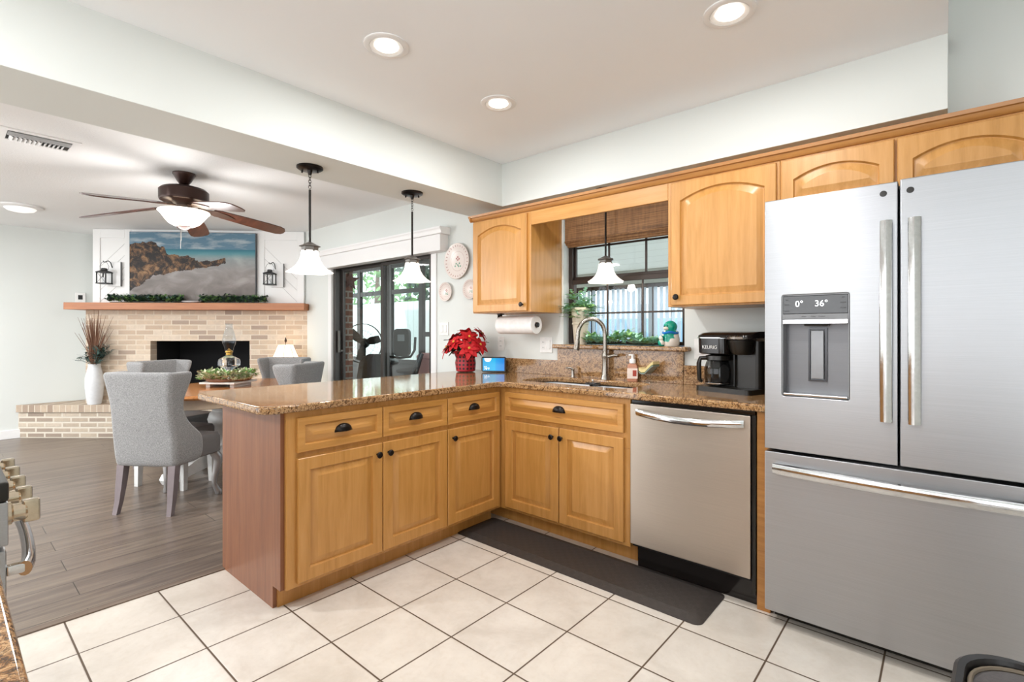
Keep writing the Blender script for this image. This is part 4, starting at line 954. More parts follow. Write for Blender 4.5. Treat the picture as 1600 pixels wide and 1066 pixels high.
for o0, i0, i1, o1, sg in ((-1.20, -1.12, -.84, -.772, 1), (1.25, 1.17, .78, .712, -1)):
    m = MB(); x0, x1 = sorted((i0, i1)); L = x1-x0
    m.box(*sorted((o0, i0)), -.012, -.0005, 1.579, LZ-.01, .002, 1); m.box(*sorted((i1, o1)), -.012, -.0005, 1.579, LZ-.01, .002, 1); m.box(x0, x1, -.012, -.0005, 2.36, LZ-.01, .002, 1)
    tr = obj('panel_trim', m, 'shiplap', t, False)
    for i in range(-1, 7):
        z0 = 1.60+i*.14; p0 = (x0, z0) if sg > 0 else (x0, z0+L); p1 = (x1, z0+L) if sg > 0 else (x1, z0)
        if max(p0[1], p1[1]) < 2.36 and min(p0[1], p1[1]) > 1.58: obj('diagonal_groove', MB().tube([(p0[0], -.0008, p0[1]), (p1[0], -.0008, p1[1])], .0022, 4), gm, t, False)
obj('side_return', MB().box(-1.287, -1.17, .121, .5, 0, LZ-.002), 'shiplap', t, False)
hb = thing('hearth', 'raised pale brick hearth along the base of the fireplace', 'hearth', (-6, -1.76, 0), R(40.9))
# polygon in world x,y
ux, uy = cos(R(40.9)), sin(R(40.9)); Lh = 3.50
def hpoly(pts): return [((x, y)) for x, y in pts]
a0 = (-5.999, -1.76); a1 = (-5.999+ux*Lh, -1.76+uy*Lh)
a1 = (a0[0]+ux*(.599+1.76)/uy, .599)
fx = lambda s, off: (FO[0]+s*cos(R(45))+off*(-sin(R(45))), FO[1]+s*sin(R(45))+off*cos(R(45)))
b1 = fx(1.284, -.001); b0 = fx(-1.287, -.001); b00 = fx(-1.289, .35)
m = MB().poly([a0, a1, (b1[0], .598), b1, b0, b00, (-5.999, b00[1])], 0, .30); obj('brick_base', m, 'brick_low', hb)
def off(p, d): return (p[0]+uy*d, p[1]-ux*d)
m = MB().poly([off(a0, .03), off((a1[0]-.03, a1[1]), .03), (a1[0], .598), (b1[0], .598), b1, b0, b00, (-5.999, b00[1])], .3005, .385, bev=.004); obj('brick_cap', m, 'soldier', hb)

# television canvas picture
t = thing('seascape_picture', 'large seascape screen with brown rocks and misty water above the mantel', 'picture', FO, R(45))
obj('frame', MB().box(-.757, .697, -.055, -.013, 1.600, 2.432, .004), plain('thin grey frame', '55565A', .4), t, False)
pm = NT('seascape picture'); cc = pm.n('ShaderNodeTexCoord'); sp = pm.n('ShaderNodeSeparateXYZ'); pm.l(cc.outputs['Object'], sp.inputs[0])
X = pm.math('DIVIDE', pm.math('ADD', sp.outputs[0], .745), 1.43); Z = pm.math('DIVIDE', pm.math('SUBTRACT', sp.outputs[2], 1.61), .815)
v = pm.coord((1, 1, 1)); vs = pm.coord((1.5, 1, 6)); cl = pm.noise(vs, 2.2, 5, .6)
sky = pm.mix(pm.ramp(cl, [(.46, (0, 0, 0)), (.66, (1, 1, 1))]), '56788C', 'A3ADB3')
mist = pm.ramp(pm.noise(pm.coord((1.2, 1, 2.2)), 2.5, 4, .55, .6), [(.35, '5E5855'), (.5, '7E7875'), (.68, 'B0ABA8')])
water = pm.ramp(Z, [(.0, '5F554F'), (.2, '807773'), (.45, '9C9896'), (.62, '8FA3A6'), (.69, '4F8C96'), (.75, '2B6B7C')])
wat = pm.mix(.5, water, mist); wat = pm.mix(pm.ramp(Z, [(.60, (0, 0, 0)), (.72, (1, 1, 1))]), wat, water)
base = pm.mix(pm.ramp(Z, [(.755, (0, 0, 0)), (.762, (1, 1, 1))]), wat, sky)
rk = pm.noise(v, 11, 7, .75, .8); rock = pm.ramp(rk, [(.40, '0E0B09'), (.48, '2C2019'), (.55, '66492F'), (.64, '94724F')])
n3 = pm.noise(v, 9, 4, .6)
top = pm.ramp(X, [(0, (.84,)*3), (.16, (.86,)*3), (.27, (.77,)*3), (.3, (.68,)*3), (.45, (.68,)*3), (.55, (.58,)*3), (.65, (.60,)*3), (.76, (.64,)*3), (.78, (.40,)*3)])
def raw(nd, st):
    pass
bot = pm.ramp(X, [(0, (.14,)*3), (.14, (.30,)*3), (.18, (.36,)*3), (.28, (.40,)*3), (.5, (.47,)*3), (.68, (.53,)*3), (.76, (.56,)*3), (.79, (.60,)*3)])
for r_ in (top, bot):
    for e in r_.node.color_ramp.elements:
        pass
# ramps store linear values: reuse the plain numbers
for r_, vals in ((top, (.84, .86, .77, .68, .68, .58, .60, .64, .40)), (bot, (.14, .30, .36, .40, .47, .53, .56, .60))):
    for e, q in zip(r_.node.color_ramp.elements, vals): e.color = (q, q, q, 1)
zz = pm.math('ADD', Z, pm.math('MULTIPLY', pm.math('SUBTRACT', n3, .5), .18))
inr = pm.math('MULTIPLY', pm.math('LESS_THAN', zz, top), pm.math('GREATER_THAN', zz, bot))
pm.base(pm.mix(inr, base, rock)); pm.set(Roughness=.6)
obj('picture', MB().box(-.752, .692, -.0575, -.0555, 1.605, 2.427), pm.m, t, False)

def garland(x0, x1, seed, label):
    t = thing('mantel_garland', label, 'garland', FO, R(45), 'green garlands on the mantel'); rng = random.Random(seed)
    for mt, cnt in (('green', 190), ('green2', 60), ('greyleaf', 50)):
        m = MB()
        for i in range(cnt):
            x = rng.uniform(x0, x1); sprig(m, (x, -.12+rng.uniform(-.05, .04), 1.588+rng.uniform(0, .05)), (rng.uniform(-1, 1), rng.uniform(-1, .6), rng.uniform(.1, .9)), .05, .036, 4, rng, .5)
        obj('foliage', m, mt, t, False)
    obj('vine', MB().tube([(x0, -.12, 1.5835), (x1, -.12, 1.5835)], .004, 6), 'green', t, False)
garland(-.93, -.12, 1, 'green leaf garland on the left half of the mantel')
garland(.10, .86, 2, 'green leaf garland on the right half of the mantel')
t = thing('white_dish', 'small white dish between the garlands on the mantel', 'dish', FO, R(45))
obj('dish', MB().lathe([(.05, 1.5785), (.10, 1.592), (.115, 1.602), (.10, 1.600), (0, 1.590)], (0.0, -.14, 0), sx=1, sy=.5), 'ceramic', t, False)

def lantern(x, label):
    t = thing('wall_lantern', label, 'wall lantern', (FO[0]+x*cos(R(45)), FO[1]+x*sin(R(45)), 1.80), R(45), 'black lanterns on white boards')
    obj('backboard', MB().box(-.02, .125, -.030, -.0125, -.02, .27, .003), 'white', t, False)
    obj('board_edge', MB().box(.126, .133, -.032, -.0125, -.02, .27, .001, 1), plain('grey board edge', '6E6E6E', .5), t, False)
    obj('hook', MB().tube([(.035, -.031, .20), (.035, -.06, .26), (.030, -.09, .275), (.012, -.105, .262), (-.0, -.11, .255), (-.012, -.112, .27)], .005, 8), 'iron', t, False)
    obj('bail', MB().tube([(-.045, -.11, .165), (-.05, -.11, .21), (-.03, -.11, .25), (0, -.11, .258), (.03, -.11, .25), (.05, -.11, .21), (.045, -.11, .165)], .002, 6), 'iron', t, False)
    m = MB(); c = (0, -.11)
    for sx in (-1, 1):
        for sy in (-1, 1): m.box(c[0]+sx*.05-.005, c[0]+sx*.05+.005, c[1]+sy*.05-.005, c[1]+sy*.05+.005, .012, .135)
    m.box(-.058, .058, c[1]-.058, c[1]+.058, 0, .012); m.box(-.058, .058, c[1]-.058, c[1]+.058, .130, .140)
    for sx in (-1, 1): m.tube([(c[0]-.045*sx, c[1]-.05, .015), (c[0]+.045*sx, c[1]-.05, .13)], .0018, 5)
    obj('cage', m, 'iron', t, False)
    obj('roof', MB().rings([[(c[0]+a*k, c[1]+b*k, z) for a, b in ((-1, -1), (1, -1), (1, 1), (-1, 1))] for k, z in ((.060, .1405), (.025, .158), (.022, .160), (.022, .180), (.015, .186))]), 'iron', t, False)
    obj('candle', MB().lathe([(.018, .0125), (.018, .075), (0, .077)], (c[0], c[1], 0)), 'ceramic', t, False)
lantern(-1.0, 'black lantern on a white board left of the seascape')
lantern(.885, 'black lantern on a white board right of the seascape')

# vase with grasses on the hearth
VX, VY = -5.385, -1.17
t = thing('vase', 'tall white vase of brown grasses and olive leaves on the left end of the hearth', 'vase', (VX, VY, .385))
obj('vase_body', MB().lathe([(.060, 0), (.068, .01), (.082, .10), (.092, .22), (.088, .32), (.066, .42), (.058, .46), (.062, .475), (.055, .475), (.050, .44)], cap1=False), 'ceramic', t, False)
rng = random.Random(9); m = MB()
for i in range(75):
    a = rng.uniform(0, 2*pi); s = rng.uniform(.05, .30); h = rng.uniform(.65, 1.0)-(s*.5)
    d = Vector((cos(a)*s, sin(a)*s*.6, 0)); m.tube([(0.02*cos(a), .02*sin(a), .42), (d.x*.35, d.y*.35, .42+h*.35), (d.x, d.y, .42+h*.72)], [.0045, .004, .0012], 5)
obj('dried_grass', m, 'grass', t, False)
m = MB()
for i in range(26):
    a = rng.uniform(0, 2*pi); s = rng.uniform(.08, .26); d = Vector((cos(a)*s, sin(a)*s*.7, rng.uniform(.03, .25)))
    m.tube([(0, 0, .45), d*.6+Vector((0, 0, .47)), d+Vector((0, 0, .45))], .0025, 5)
    for j in range(8):
        q = Vector((0, 0, .47))+d*(.35+.65*j/8); b = rng.uniform(0, 2*pi); m.leaf(q, Vector((cos(b), sin(b)*.8, .3))+d*2, .085, .024, (0, 0, 1), .25, .05)
obj('olive_leaves', m, 'greyleaf', t, False)
m = MB().tube([(-5.30, -1.02, .386), (-5.29, -1.03, .60), (-5.27, -1.01, .72), (-5.24, -.98, .76), (-5.21, -.95, .72), (-5.20, -.94, .60), (-5.21, -.93, .386)], .012, 8)
tag(obj('rope_handle_basket', m, plain('cream rope', 'D9CDB6', .9)), 'cream rope loop standing on the hearth beside the vase', 'rope handle')
bpy.data.objects['rope_handle_basket'].name = 'rope_loop'
# hearth lamp
t = thing('table_lamp', 'small lamp with a lit cream shade on the right end of the hearth', 'lamp', (-3.755, .335, .385))
obj('base', MB().lathe([(.055, 0), (.06, .01), (.03, .03), (.018, .07), (.04, .14), (.048, .20), (.03, .28), (.012, .33), (.010, .42)]), 'cream', t, False)
obj('lamp_shade', MB().lathe([(.175, .48), (.16, .50), (.12, .60), (.088, .68), (.082, .695), (.080, .695), (.118, .60), (.172, .48)], cap0=False, cap1=False, seg=32), 'shade_warm', t, False)
m = MB()
for i in range(8):
    a = 2*pi*i/8+.2; m.tube([(.176*cos(a), .176*sin(a), .481), (.122*cos(a), .122*sin(a), .60), (.084*cos(a), .084*sin(a), .695)], .0016, 5)
obj('shade_ribs', m, 'grass', t, False)
obj('harp', MB().cyl((0, 0, .42), (0, 0, .72), .003), 'bronze', t, False)
obj('finial', MB().lathe([(.004, .72), (.012, .735), (.014, .75), (.006, .775), (0, .79)]), 'fanbronze', t, False)
light('table_lamp_bulb', 'POINT', (-3.755, .335, .95), 3.5, (1, .82, .6), .03)

# ---------------------------------------------------------------- dining table
TX, TY = -2.60, -.70
t = thing('dining_table', 'round dining table with oak top and white pedestal base', 'dining table', (TX, TY, 0), R(128))
obj('tabletop', MB().lathe([(.0, .722), (.71, .722), (.745, .728), (.755, .742), (.745, .756), (.73, .760), (0, .760)], seg=64, sy=.68), 'tabletop', t, False)
obj('apron', MB().lathe([(.64, .640), (.655, .645), (.655, .7215), (.60, .7215), (.60, .640)], seg=64, sy=.68, cap0=False, cap1=False), plain('pale cream apron', 'D8C6AE', .35), t, False)
obj('pedestal', MB().lathe([(.11, .16), (.13, .19), (.10, .23), (.085, .28), (.10, .34), (.15, .42), (.165, .48), (.15, .53), (.125, .55), (.135, .565), (.14, .60), (.16, .62), (.16, .7215)], seg=32), 'tablewhite', t, False)
for k in range(4):
    a = R(90*k-208); F = Matrix.Rotation(a, 4, 'Z')
    prof = [(.05, .26), (.14, .25), (.24, .20), (.36, .135), (.47, .12), (.52, .10), (.54, .06), (.52, .02), (.48, .0), (.44, .02), (.36, .045), (.24, .08), (.12, .12), (.05, .14)]
    m = MB().poly(prof, -.035, .035, mat=F @ Matrix(((1, 0, 0, 0), (0, 0, 1, 0), (0, 1, 0, 0), (0, 0, 0, 1))), bev=.006)
    f = obj('foot', m, 'tablewhite', t, False)
tb = .760
t = thing('tray', 'square white footed tray under the wreath on the dining table', 'tray', (TX, TY, tb), R(35))
obj('tray_top', MB().box(-.15, .15, -.15, .15, .03, .045, .004).box(-.16, .16, -.16, -.151, .03, .0455, .0015).box(-.16, .16, .151, .16, .03, .0455, .0015).box(-.16, -.151, -.151, .151, .03, .0455, .0015).box(.151, .16, -.151, .151, .03, .0455, .0015), 'tablewhite', t, False)
for sx in (-1, 1): obj('foot', MB().box(sx*.11-.02, sx*.11+.02, -.12, .12, 0, .0295, .004), 'tablewhite', t, False)
t = thing('wreath', 'wreath of pale green buds around the oil lamp on the dining table', 'wreath', (TX, TY, tb+.046)); rng = random.Random(21)
for mt, cnt in (('green2', 90), (plain('pale bud green', 'CFCFAE', .6), 200)):
    m = MB()
    for i in range(cnt):
        a = rng.uniform(0, 2*pi); r = .165+rng.uniform(-.045, .05); z = rng.uniform(.015, .085); o_ = Vector((cos(a), sin(a), 0))
        for j in range(3):
            b = rng.uniform(0, 2*pi); m.leaf(o_*r+Vector((0, 0, z)), Vector((cos(b), sin(b), rng.uniform(.1, 1.1)))+o_*.5, rng.uniform(.035, .06), .017, (0, 0, 1), .1, .15)
    obj('leaves' if mt == 'green2' else 'buds', m, mt, t, False)
obj('ring', MB().tube([(.165*cos(a), .165*sin(a), .016) for a in [2*pi*i/24 for i in range(24)]], .014, 8, closed=True), 'grass', t, False)
t = thing('oil_lamp', 'clear glass oil lamp with tall chimney standing in the wreath on the dining table', 'oil lamp', (TX, TY, tb+.046))
og = NT('clear oil lamp glass'); og.base('F2F6FA'); og.set(Roughness=.02, IOR=1.45); og.b.inputs['Transmission Weight'].default_value = 1
obj('font', MB().lathe([(.05, 0), (.052, .006), (.03, .02), (.016, .05), (.020, .09), (.05, .115), (.088, .135), (.090, .17), (.085, .19), (.04, .215), (.022, .225)], seg=12), og.m, t, False)
obj('burner', MB().lathe([(.022, .2255), (.026, .23), (.024, .245), (.032, .252), (.03, .262), (.012, .275), (.004, .285)]), plain('brass', 'B08A45', .25, .9), t, False)
obj('chimney', MB().lathe([(.028, .263), (.034, .268), (.036, .29), (.052, .33), (.056, .36), (.045, .41), (.030, .46), (.026, .49), (.033, .505), (.031, .505), (.024, .49), (.028, .46), (.043, .41), (.054, .36), (.050, .33)], seg=28, cap0=False, cap1=False), 'lampglass', t, False)

# ---------------------------------------------------------------- chairs, local front is +y
def make_chair():
    t = thing('dining_chair', '', 'chair')
    H = [(.315, .226, .10, .075, 0), (.40, .230, .11, .085, 0), (.49, .231, .12, .08, .02), (.54, .230, .125, .02, .03), (.60, .227, .135, -.055, .03), (.67, .223, .145, -.105, .0), (.76, .222, .155, -.120, 0), (.85, .238, .166, -.080, 0), (.93, .250, .176, -.055, 0), (.965, .252, .182, -.06, 0)]
    rs = []
    for z, hw, yb, yw, _ in H:
        yb = -yb-.10; r = .04; p = []
        p.append((hw, yw, z)); p.append((hw, yw-(yw-yb-r)*.5, z))
        for i in range(6): a = R(90*i/5); p.append((hw-r+r*cos(a), yb+r-r*sin(a), z))
        for k in (.5, 0, -.5): p.append(((hw-r)*k, yb-.004, z))
        for i in range(6): a = R(90-90*i/5); p.append((-(hw-r+r*cos(a)), yb+r-r*sin(a), z))
        p.append((-hw, yw-(yw-yb-r)*.5, z)); p.append((-hw, yw, z)); rs.append(p)
    b2 = bmesh.new(); V = [[b2.verts.new(q) for q in r_] for r_ in rs]
    for a, c in zip(V, V[1:]):
        for i in range(len(a)-1): b2.faces.new((a[i], a[i+1], c[i+1], c[i]))
    bmesh.ops.recalc_face_normals(b2, faces=b2.faces[:])
    me_t = sum(f.normal.y for f in b2.faces if abs(f.calc_center_median().x) < .1)
    if me_t > 0: bmesh.ops.reverse_faces(b2, faces=b2.faces[:])
    m = MB(); mp = {v: m.b.verts.new(v.co) for v in b2.verts}
    for f in b2.faces: m.b.faces.new([mp[v] for v in f.verts])
    b2.free()
    o = obj('backrest', m, 'fabric', t, False, 60)
    md = o.modifiers.new('solid', 'SOLIDIFY'); md.thickness = .045; md.offset = -1; md = o.modifiers.new('sub', 'SUBSURF'); md.levels = 2; md.render_levels = 2
    s = MB().rings([[(x*1.0, y, z) for x, y in rrect(-.235+k, .235-k, -.16+k*.3, .275-k, .05)] for k, z in ((.02, .325), (.002, .335), (.0, .45), (.012, .475), (.05, .486), (.12, .49))])
    s.b.verts.ensure_lookup_table()
    for v_ in s.b.verts:
        if v_.co.y < .0 and abs(v_.co.x) > .185: v_.co.x = math.copysign(.185, v_.co.x)
    so = obj('seat', s, 'leather', t, False); so['label'] = 'smooth grey seat cushion'
    for sx in (-1, 1):
        m = MB().rings([[(sx*(x+dx), y+dy, z) for dx, dy in ((-k, -k), (k, -k), (k, k), (-k, k))] for x, y, z, k in ((.185, -.165, .330, .026), (.187, -.180, .20, .023), (.190, -.196, .08, .018), (.194, -.214, 0, .016))])
        obj('rear_leg', m, 'leggrey', t, False)
        P = [(.19, .22, .335), (.205, .245, .29), (.208, .25, .25), (.200, .24, .19), (.193, .232, .13), (.192, .232, .08), (.202, .245, .04), (.210, .255, .015), (.208, .253, 0)]
        m = MB().tube([(sx*x, y, z) for x, y, z in P], [.032, .034, .031, .024, .020, .018, .020, .025, .022], 14); obj('front_leg', m, 'legsilver', t, False)
    return t
ch = make_chair()
spots = [(-2.04, -1.31, 36.5, 'grey wingback dining chair nearest the kitchen, its back to the camera'),
         (-3.24, -.95, -68, 'grey wingback dining chair in front of the left part of the fireplace opening'),
         (-2.98, -.12, -142, 'grey wingback dining chair between the table and the lit hearth lamp'),
         (-2.27, -.38, 122, 'grey wingback dining chair seen from behind over the peninsula counter'),
         (-3.62, -.62, -88, 'grey chair half hidden behind the wreath in front of the dark firebox')]
for i, (x, y, a, lb) in enumerate(spots[:4]):
    c = ch if i == 0 else copy_tree(ch)
    c.location = (x, y, 0); c.rotation_euler = (0, 0, R(a)); c['label'] = lb; c['group'] = 'wingback chairs around the dining table'
t = thing('bench', 'low grey upholstered stool tucked under the left side of the table', 'bench', (-2.58, -1.11, 0), R(27))
obj('seat', MB().rings([[(x, y, z) for x, y in rrect(-.25+k, .25-k, -.16+k, .16-k, .04)] for k, z in ((.01, .34), (0, .345), (0, .45), (.012, .475), (.05, .482))]), 'leather', t, False)
for sx in (-1, 1):
    for sy in (-1, 1): obj('leg', MB().rings([[(sx*x+dx, sy*y+dy, z) for dx, dy in ((-k, -k), (k, -k), (k, k), (-k, k))] for x, y, z, k in ((.22, .13, .3395, .024), (.225, .135, 0, .018))]), 'tablewhite', t, False)
# ---------------------------------------------------------------- outside
M['porchceil'] = paint('porch ceiling boards', 'C9C8C2', .1, 20)
M['fence'] = None
fm = NT('white board fence'); c = fm.n('ShaderNodeTexCoord'); sp = fm.n('ShaderNodeSeparateXYZ'); fm.l(c.outputs['Object'], sp.inputs[0])
g = fm.math('FRACT', fm.math('MULTIPLY', sp.outputs[0], 5)); fm.base(fm.mix(fm.ramp(g, [(.03, (1, 1, 1)), (.06, (0, 0, 0))]), 'D9DBD8', '8F918E')); fm.set(Roughness=.6); M['fence'] = fm.m
struct('ground', MB().box(-16, 8, .745, 16, -.2, -.06), plain('grey patio concrete', '8E8A84', .8, bumpy=.3, bscale=40))
pb = NT('porch ceiling panel'); c = pb.n('ShaderNodeTexCoord'); sp = pb.n('ShaderNodeSeparateXYZ'); pb.l(c.outputs['Object'], sp.inputs[0])
g = pb.math('FRACT', pb.math('MULTIPLY', sp.outputs[1], 2.6)); pb.base(pb.mix(pb.ramp(g, [(.02, (1, 1, 1)), (.05, (0, 0, 0))]), 'D2D2CC', '8A8A86')); pb.set(Roughness=.6)
ro = pb.n('ShaderNodeBsdfTranslucent'); ro.inputs[0].default_value = (.75, .76, .74, 1); mx = pb.n('ShaderNodeMixShader'); mx.inputs[0].default_value = .45
pb.l(pb.b.outputs[0], mx.inputs[1]); pb.l(ro.outputs[0], mx.inputs[2]); pb.l(mx.outputs[0], pb.t.nodes['Material Output'].inputs[0])
struct('porch_ceiling', MB().rings([[(x, .745, 2.62), (x, 5.6, 2.30), (x, 5.6, 2.36), (x, .745, 2.68)] for x in (-3.6, 3)]), pb.m)
struct('porch_ceiling', MB().box(-7.5, -3.6, .745, 3.4, 2.78, 2.84), pb.m)
# sliding doors with vertical blinds on the far side of the porch
t = thing('patio_door', 'dark framed patio doors with white vertical blinds seen through the kitchen window', 'patio door', (-1.2, 5.5, -.06))
m = MB(); m.box(-4.2, 2.2, 5.5, 5.62, 2.06, 2.36, .004); obj('header', m, plain('pale porch beam', 'C2BFB6', .6), t)
m = MB()
for x in (-4.15, -3.1, -2.75, -1.75, -1.60, -.55, .55, 1.6): m.box(x, x+.07, 5.50, 5.56, -.06, 2.06, .004)
m.box(-4.15, 1.67, 5.5, 5.56, 1.98, 2.06, .004); obj('frame', m, 'alum2', t)
m = MB()
for i in range(62):
    x = -4.1+i*.1; m.box(x, x+.062, 5.465, 5.468, .15, 1.99)
vb = NT('white translucent blind'); vb.base('E3E8EC'); ro = vb.n('ShaderNodeBsdfTranslucent'); ro.inputs[0].default_value = (.8, .84, .9, 1); mx = vb.n('ShaderNodeMixShader'); mx.inputs[0].default_value = .6
vb.l(vb.b.outputs[0], mx.inputs[1]); vb.l(ro.outputs[0], mx.inputs[2]); vb.l(mx.outputs[0], vb.t.nodes['Material Output'].inputs[0])
obj('vertical_blinds', m, vb.m, t)
tag(obj('fence', MB().box(-15, 6, 8.6, 8.7, -.06, 1.9, .01), 'fence'), 'white board fence beyond the patio doors', 'fence')
tag(obj('daylight_backdrop', MB().box(-4.5, 1.5, 8.2, 8.5, -.06, 1.55, .02), plain('pale blue siding', '8FB3D6', .6)), 'pale blue siding seen between the vertical blinds', 'daylight backdrop')  # added panel; the blue outdoor brightness is put into its colour
# lanai through the sliding door
struct('pillar', MB().box(-3.62, -3.30, .745, .95, -.06, 2.78), 'redbrick', 'dark brown brick pier just outside the sliding door')
t = thing('lanai_screen', 'dark framed lanai windows seen through the sliding glass door', 'porch window', (-5.4, 2.3, -.06))
m = MB()
for x in (-7.4, -6.38, -5.30, -4.42, -3.66): m.box(x-.045, x+.045, 2.28, 2.34, -.06, 2.30, .004)
for z in (.78, 1.86, 2.27): m.box(-7.4, -3.62, 2.285, 2.335, z-.035, z+.035, .003)
obj('frame', m, 'alum', t)
o = obj('knee_wall', MB().box(-7.4, -3.705, 2.29, 2.33, -.06, .745), 'alum', t)
m = MB()
for y in (2.9, 3.6, 4.4): m.box(-3.70, -3.62, y, y+.09, -.06, 2.3, .004)
for z in (.8, 1.2, 2.27): m.box(-3.69, -3.63, 2.345, 4.49, z-.035, z+.035, .003)
obj('side_frame', m, 'alum', t)
obj('glass', MB().box(-7.35, -3.71, 2.305, 2.309, .82, 2.23), 'pane', t)
tag(obj('shelf_beam', MB().box(-7.4, -3.4, 2.0, 2.36, 2.345, 2.50, .004), plain('cream shelf board', 'CFC9BC', .6)), 'cream storage shelf above the lanai windows', 'shelf')
for x, cl, lb, cat in ((-5.95, '2F6F8C', 'blue folded tarp on the lanai shelf', 'tarp'), (-6.6, '2B2B2E', 'dark cap lying on the lanai shelf', 'cap')):
    tag(obj('folded_tarp' if cat == 'tarp' else 'cap', MB().rings([[(x+a*k, 2.12+b*k*.6, z) for a, b in rrect(-.25, .25, -.12, .12, .05)] for k, z in ((1, 2.501), (1.02, 2.53), (.9, 2.56), (.5, 2.59))]), plain(lb[:9], cl, .8)), lb, cat)
tag(obj('fence', MB().box(-15, -3.8, 4.6, 4.68, -.06, 1.92, .01), 'fence'), 'tall white board fence beyond the lanai windows', 'fence')
# star
star = [((.11 if i % 2 == 0 else .045)*cos(R(90+36*i)) , (.11 if i % 2 == 0 else .045)*sin(R(90+36*i))) for i in range(10)]
tag(obj('metal_star', MB().rings([[(-3.29, .90+x*1.2, 1.86+y*1.2) for x, y in star], [(-3.275, .90+x*1.2, 1.86+y*1.2) for x, y in star], [(-3.25, .90+x*.02, 1.86+y*.02) for x, y in star]], cap1=True), plain('rusty brown metal', '5A3428', .6)), 'rusty metal star on the brick pier outside', 'star decoration')
# trees over the fence
def tree(x, y, h, r, seed, label):
    t = thing('tree', label, 'tree', (x, y, -.06), 0, 'trees beyond the fence'); rng = random.Random(seed)
    obj('trunk', MB().tube([(0, 0, 0), (.05, 0, h*.5), (0, .05, h*.8)], [.14, .10, .05], 8), 'grass', t, False)
    m = MB()
    for i in range(1500):
        d = Vector((rng.gauss(0, 1), rng.gauss(0, 1), rng.gauss(0, .8))).normalized()*r*rng.uniform(.45, 1)**.6
        a = Vector((rng.uniform(-1, 1), rng.uniform(-1, 1), rng.uniform(-1, 1))); m.leaf(Vector((0, 0, h*.75))+d, a, .20, .11, (0, 1, 0), .2, .1)
    obj('foliage', m, 'green2' if seed % 2 else 'green', t, False)
tree(-10.6, 6.2, 4.0, 1.7, 1, 'leafy tree above the fence behind the left lanai window')
tree(-7.0, 6.4, 3.8, 1.6, 2, 'leafy tree above the fence behind the middle lanai window')
# pedestal fan
t = thing('pedestal_fan', 'round wire pedestal fan on the lanai seen through the sliding door', 'fan', (-4.6, 1.95, -.06), R(40))
obj('base', MB().lathe([(.22, 0), (.22, .02), (.03, .04), (.018, .08), (.018, 1.05)]), 'iron', t, False)
m = MB(); F = frame((0, -.08, 1.12), (1, 0, 0), (0, 0, 1), (0, -1, 0))
def circ(r, d, n=28): return [F @ Vector((r*cos(2*pi*i/n), r*sin(2*pi*i/n), d)) for i in range(n)]
for r, d in ((.30, 0), (.30, .04), (.20, .07), (.10, .08)): m.tube(circ(r, d), .005 if r > .25 else .002, 6, closed=True)
for i in range(24):
    a = 2*pi*i/24; m.tube([F @ Vector((.03*cos(a), .03*sin(a), .085)), F @ Vector((.2*cos(a), .2*sin(a), .07)), F @ Vector((.3*cos(a), .3*sin(a), .03))], .0015, 4)
obj('cage', m, 'iron', t, False)
obj('motor', MB().lathe([(.07, -.12), (.08, -.02), (.04, .02)], mat=F), 'black', t, False)
for k in range(3):
    a = 2*pi*k/3+.4; m = MB().poly([(.03, -.03), (.14, -.08), (.26, -.09), (.27, .02), (.14, .05), (.03, .03)], 0, .004, mat=F @ Matrix.Rotation(a, 4, 'Z') @ Matrix.Rotation(R(20), 4, 'X')); obj('blade', m, 'black', t, False)
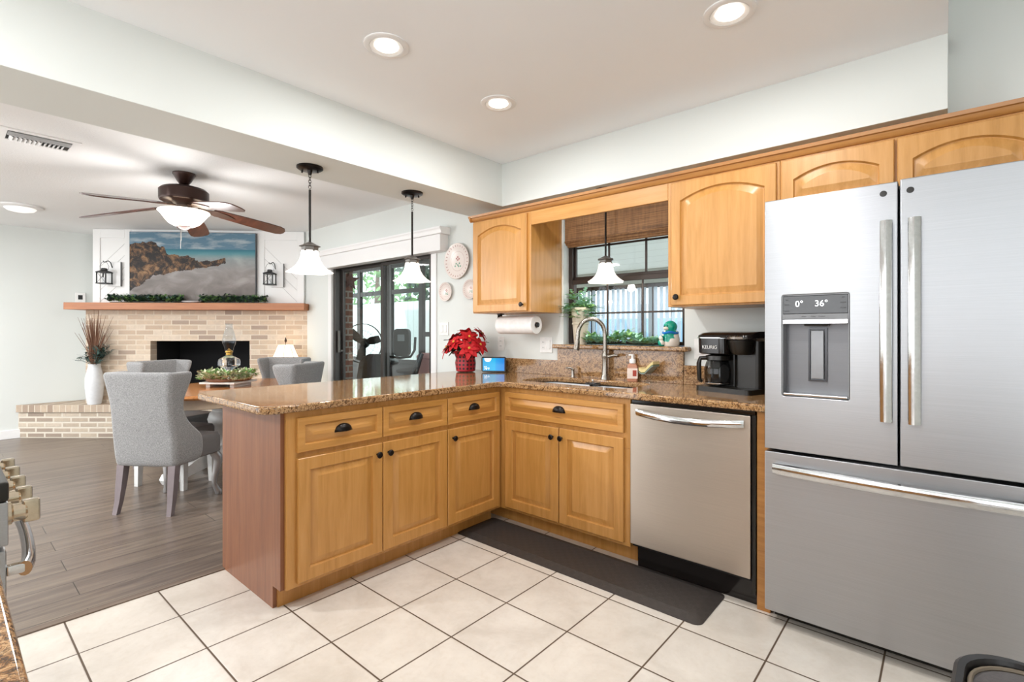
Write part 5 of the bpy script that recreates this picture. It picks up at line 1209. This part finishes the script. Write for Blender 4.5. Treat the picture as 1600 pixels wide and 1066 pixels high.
# exercise bike
t = thing('exercise_bike', 'dark exercise bike with upright console on the lanai', 'exercise bike', (-3.50, 1.85, -.06), R(30))
obj('frame', MB().tube([(0, 0, .12), (.1, 0, .5), (.25, .05, 1.0)], [.06, .05, .035], 10).box(-.5, .7, -.06, .06, 0, .10, .02).box(-.52, -.44, -.25, .25, 0, .06, .01).box(.62, .7, -.25, .25, 0, .06, .01), 'chrome_dark', t, False)
obj('console', MB().rings([[(x*k, -.04+y, z+1.15) for x, z in rrect(-.12, .12, -.19, .19, .06)] for k, y in ((.9, -.03), (1, -.02), (1, .03), (.8, .05))]), plain('dark grey console', '4A4745', .5), t, False)
obj('console_screen', MB().box(-.05, .05, -.078, -.0705, 1.17, 1.26, .002), plain('light lcd', '8F9294', .3), t, False)
obj('handlebar', MB().tube([(-.20, -.05, 1.22), (-.21, -.10, 1.05), (-.16, -.12, .96), (0, -.10, .94), (.16, -.12, .96), (.21, -.10, 1.05), (.20, -.05, 1.22)], .018, 8), 'black', t, False)
obj('seat', MB().sphere((-.35, .35, .85), .13, 14, 8, (1, 1, .4)), 'black', t, False)
obj('seat_post', MB().cyl((-.33, .3, .82), (-.25, .1, .11), .03), 'chrome_dark', t, False)
# patio chair
t = thing('patio_chair', 'black curved back patio chair just outside the sliding door', 'chair', (-3.70, 1.35, -.06), R(205))
obj('backrest', MB().rings([[(x*k, -.20-.09*(1-(x*k/.25)**2)-(z-.45)*.22, z) for x in [(-.25+.5*i/10) for i in range(11)]]+[(x*k, -.185-.09*(1-(x*k/.25)**2)-(z-.45)*.22, z) for x in [(.25-.5*i/10) for i in range(11)]] for k, z in ((1, .45), (1, .7), (.98, .85), (.85, .94), (.55, .985))]), 'gloss', t, False)
obj('seat', MB().rings([[(x, y, z) for x, y in rrect(-.26, .26, -.22, .26, .06)] for z in (.42, .46)]), 'black', t, False)
for sx in (-1, 1):
    for sy in (-1, 1): obj('leg', MB().tube([(sx*.22, sy*.2, 0), (sx*.2, sy*.18, .4195)], .014, 8), 'chrome_dark', t, False)
tag(obj('umbrella_speaker', MB().lathe([(.0, 0), (.30, .05), (.34, .12), (.12, .34), (0, .36)], (-3.35, 2.9, 1.35), mat=None), 'dark'), 'dark rounded lamp cover hanging at the right side of the lanai', 'cover')
bpy.data.objects['umbrella_speaker'].name = 'hanging_cover'
tag(obj('pink_storage_bin', MB().rings([[(x*k, y*k, z) for x, y in rrect(-.25, .25, -.2, .2, .05)] for k, z in ((.85, -.06), (1, .6), (1.04, .61), (1.04, .64), (.9, .68))], mat=Matrix.Translation((-3.35, 2.35, .25))), plain('pink plastic', 'C98F8C', .5)), 'pink storage bin on the lanai at the right of the sliding door', 'storage bin')
bpy.data.objects['pink_storage_bin'].name = 'storage_bin'
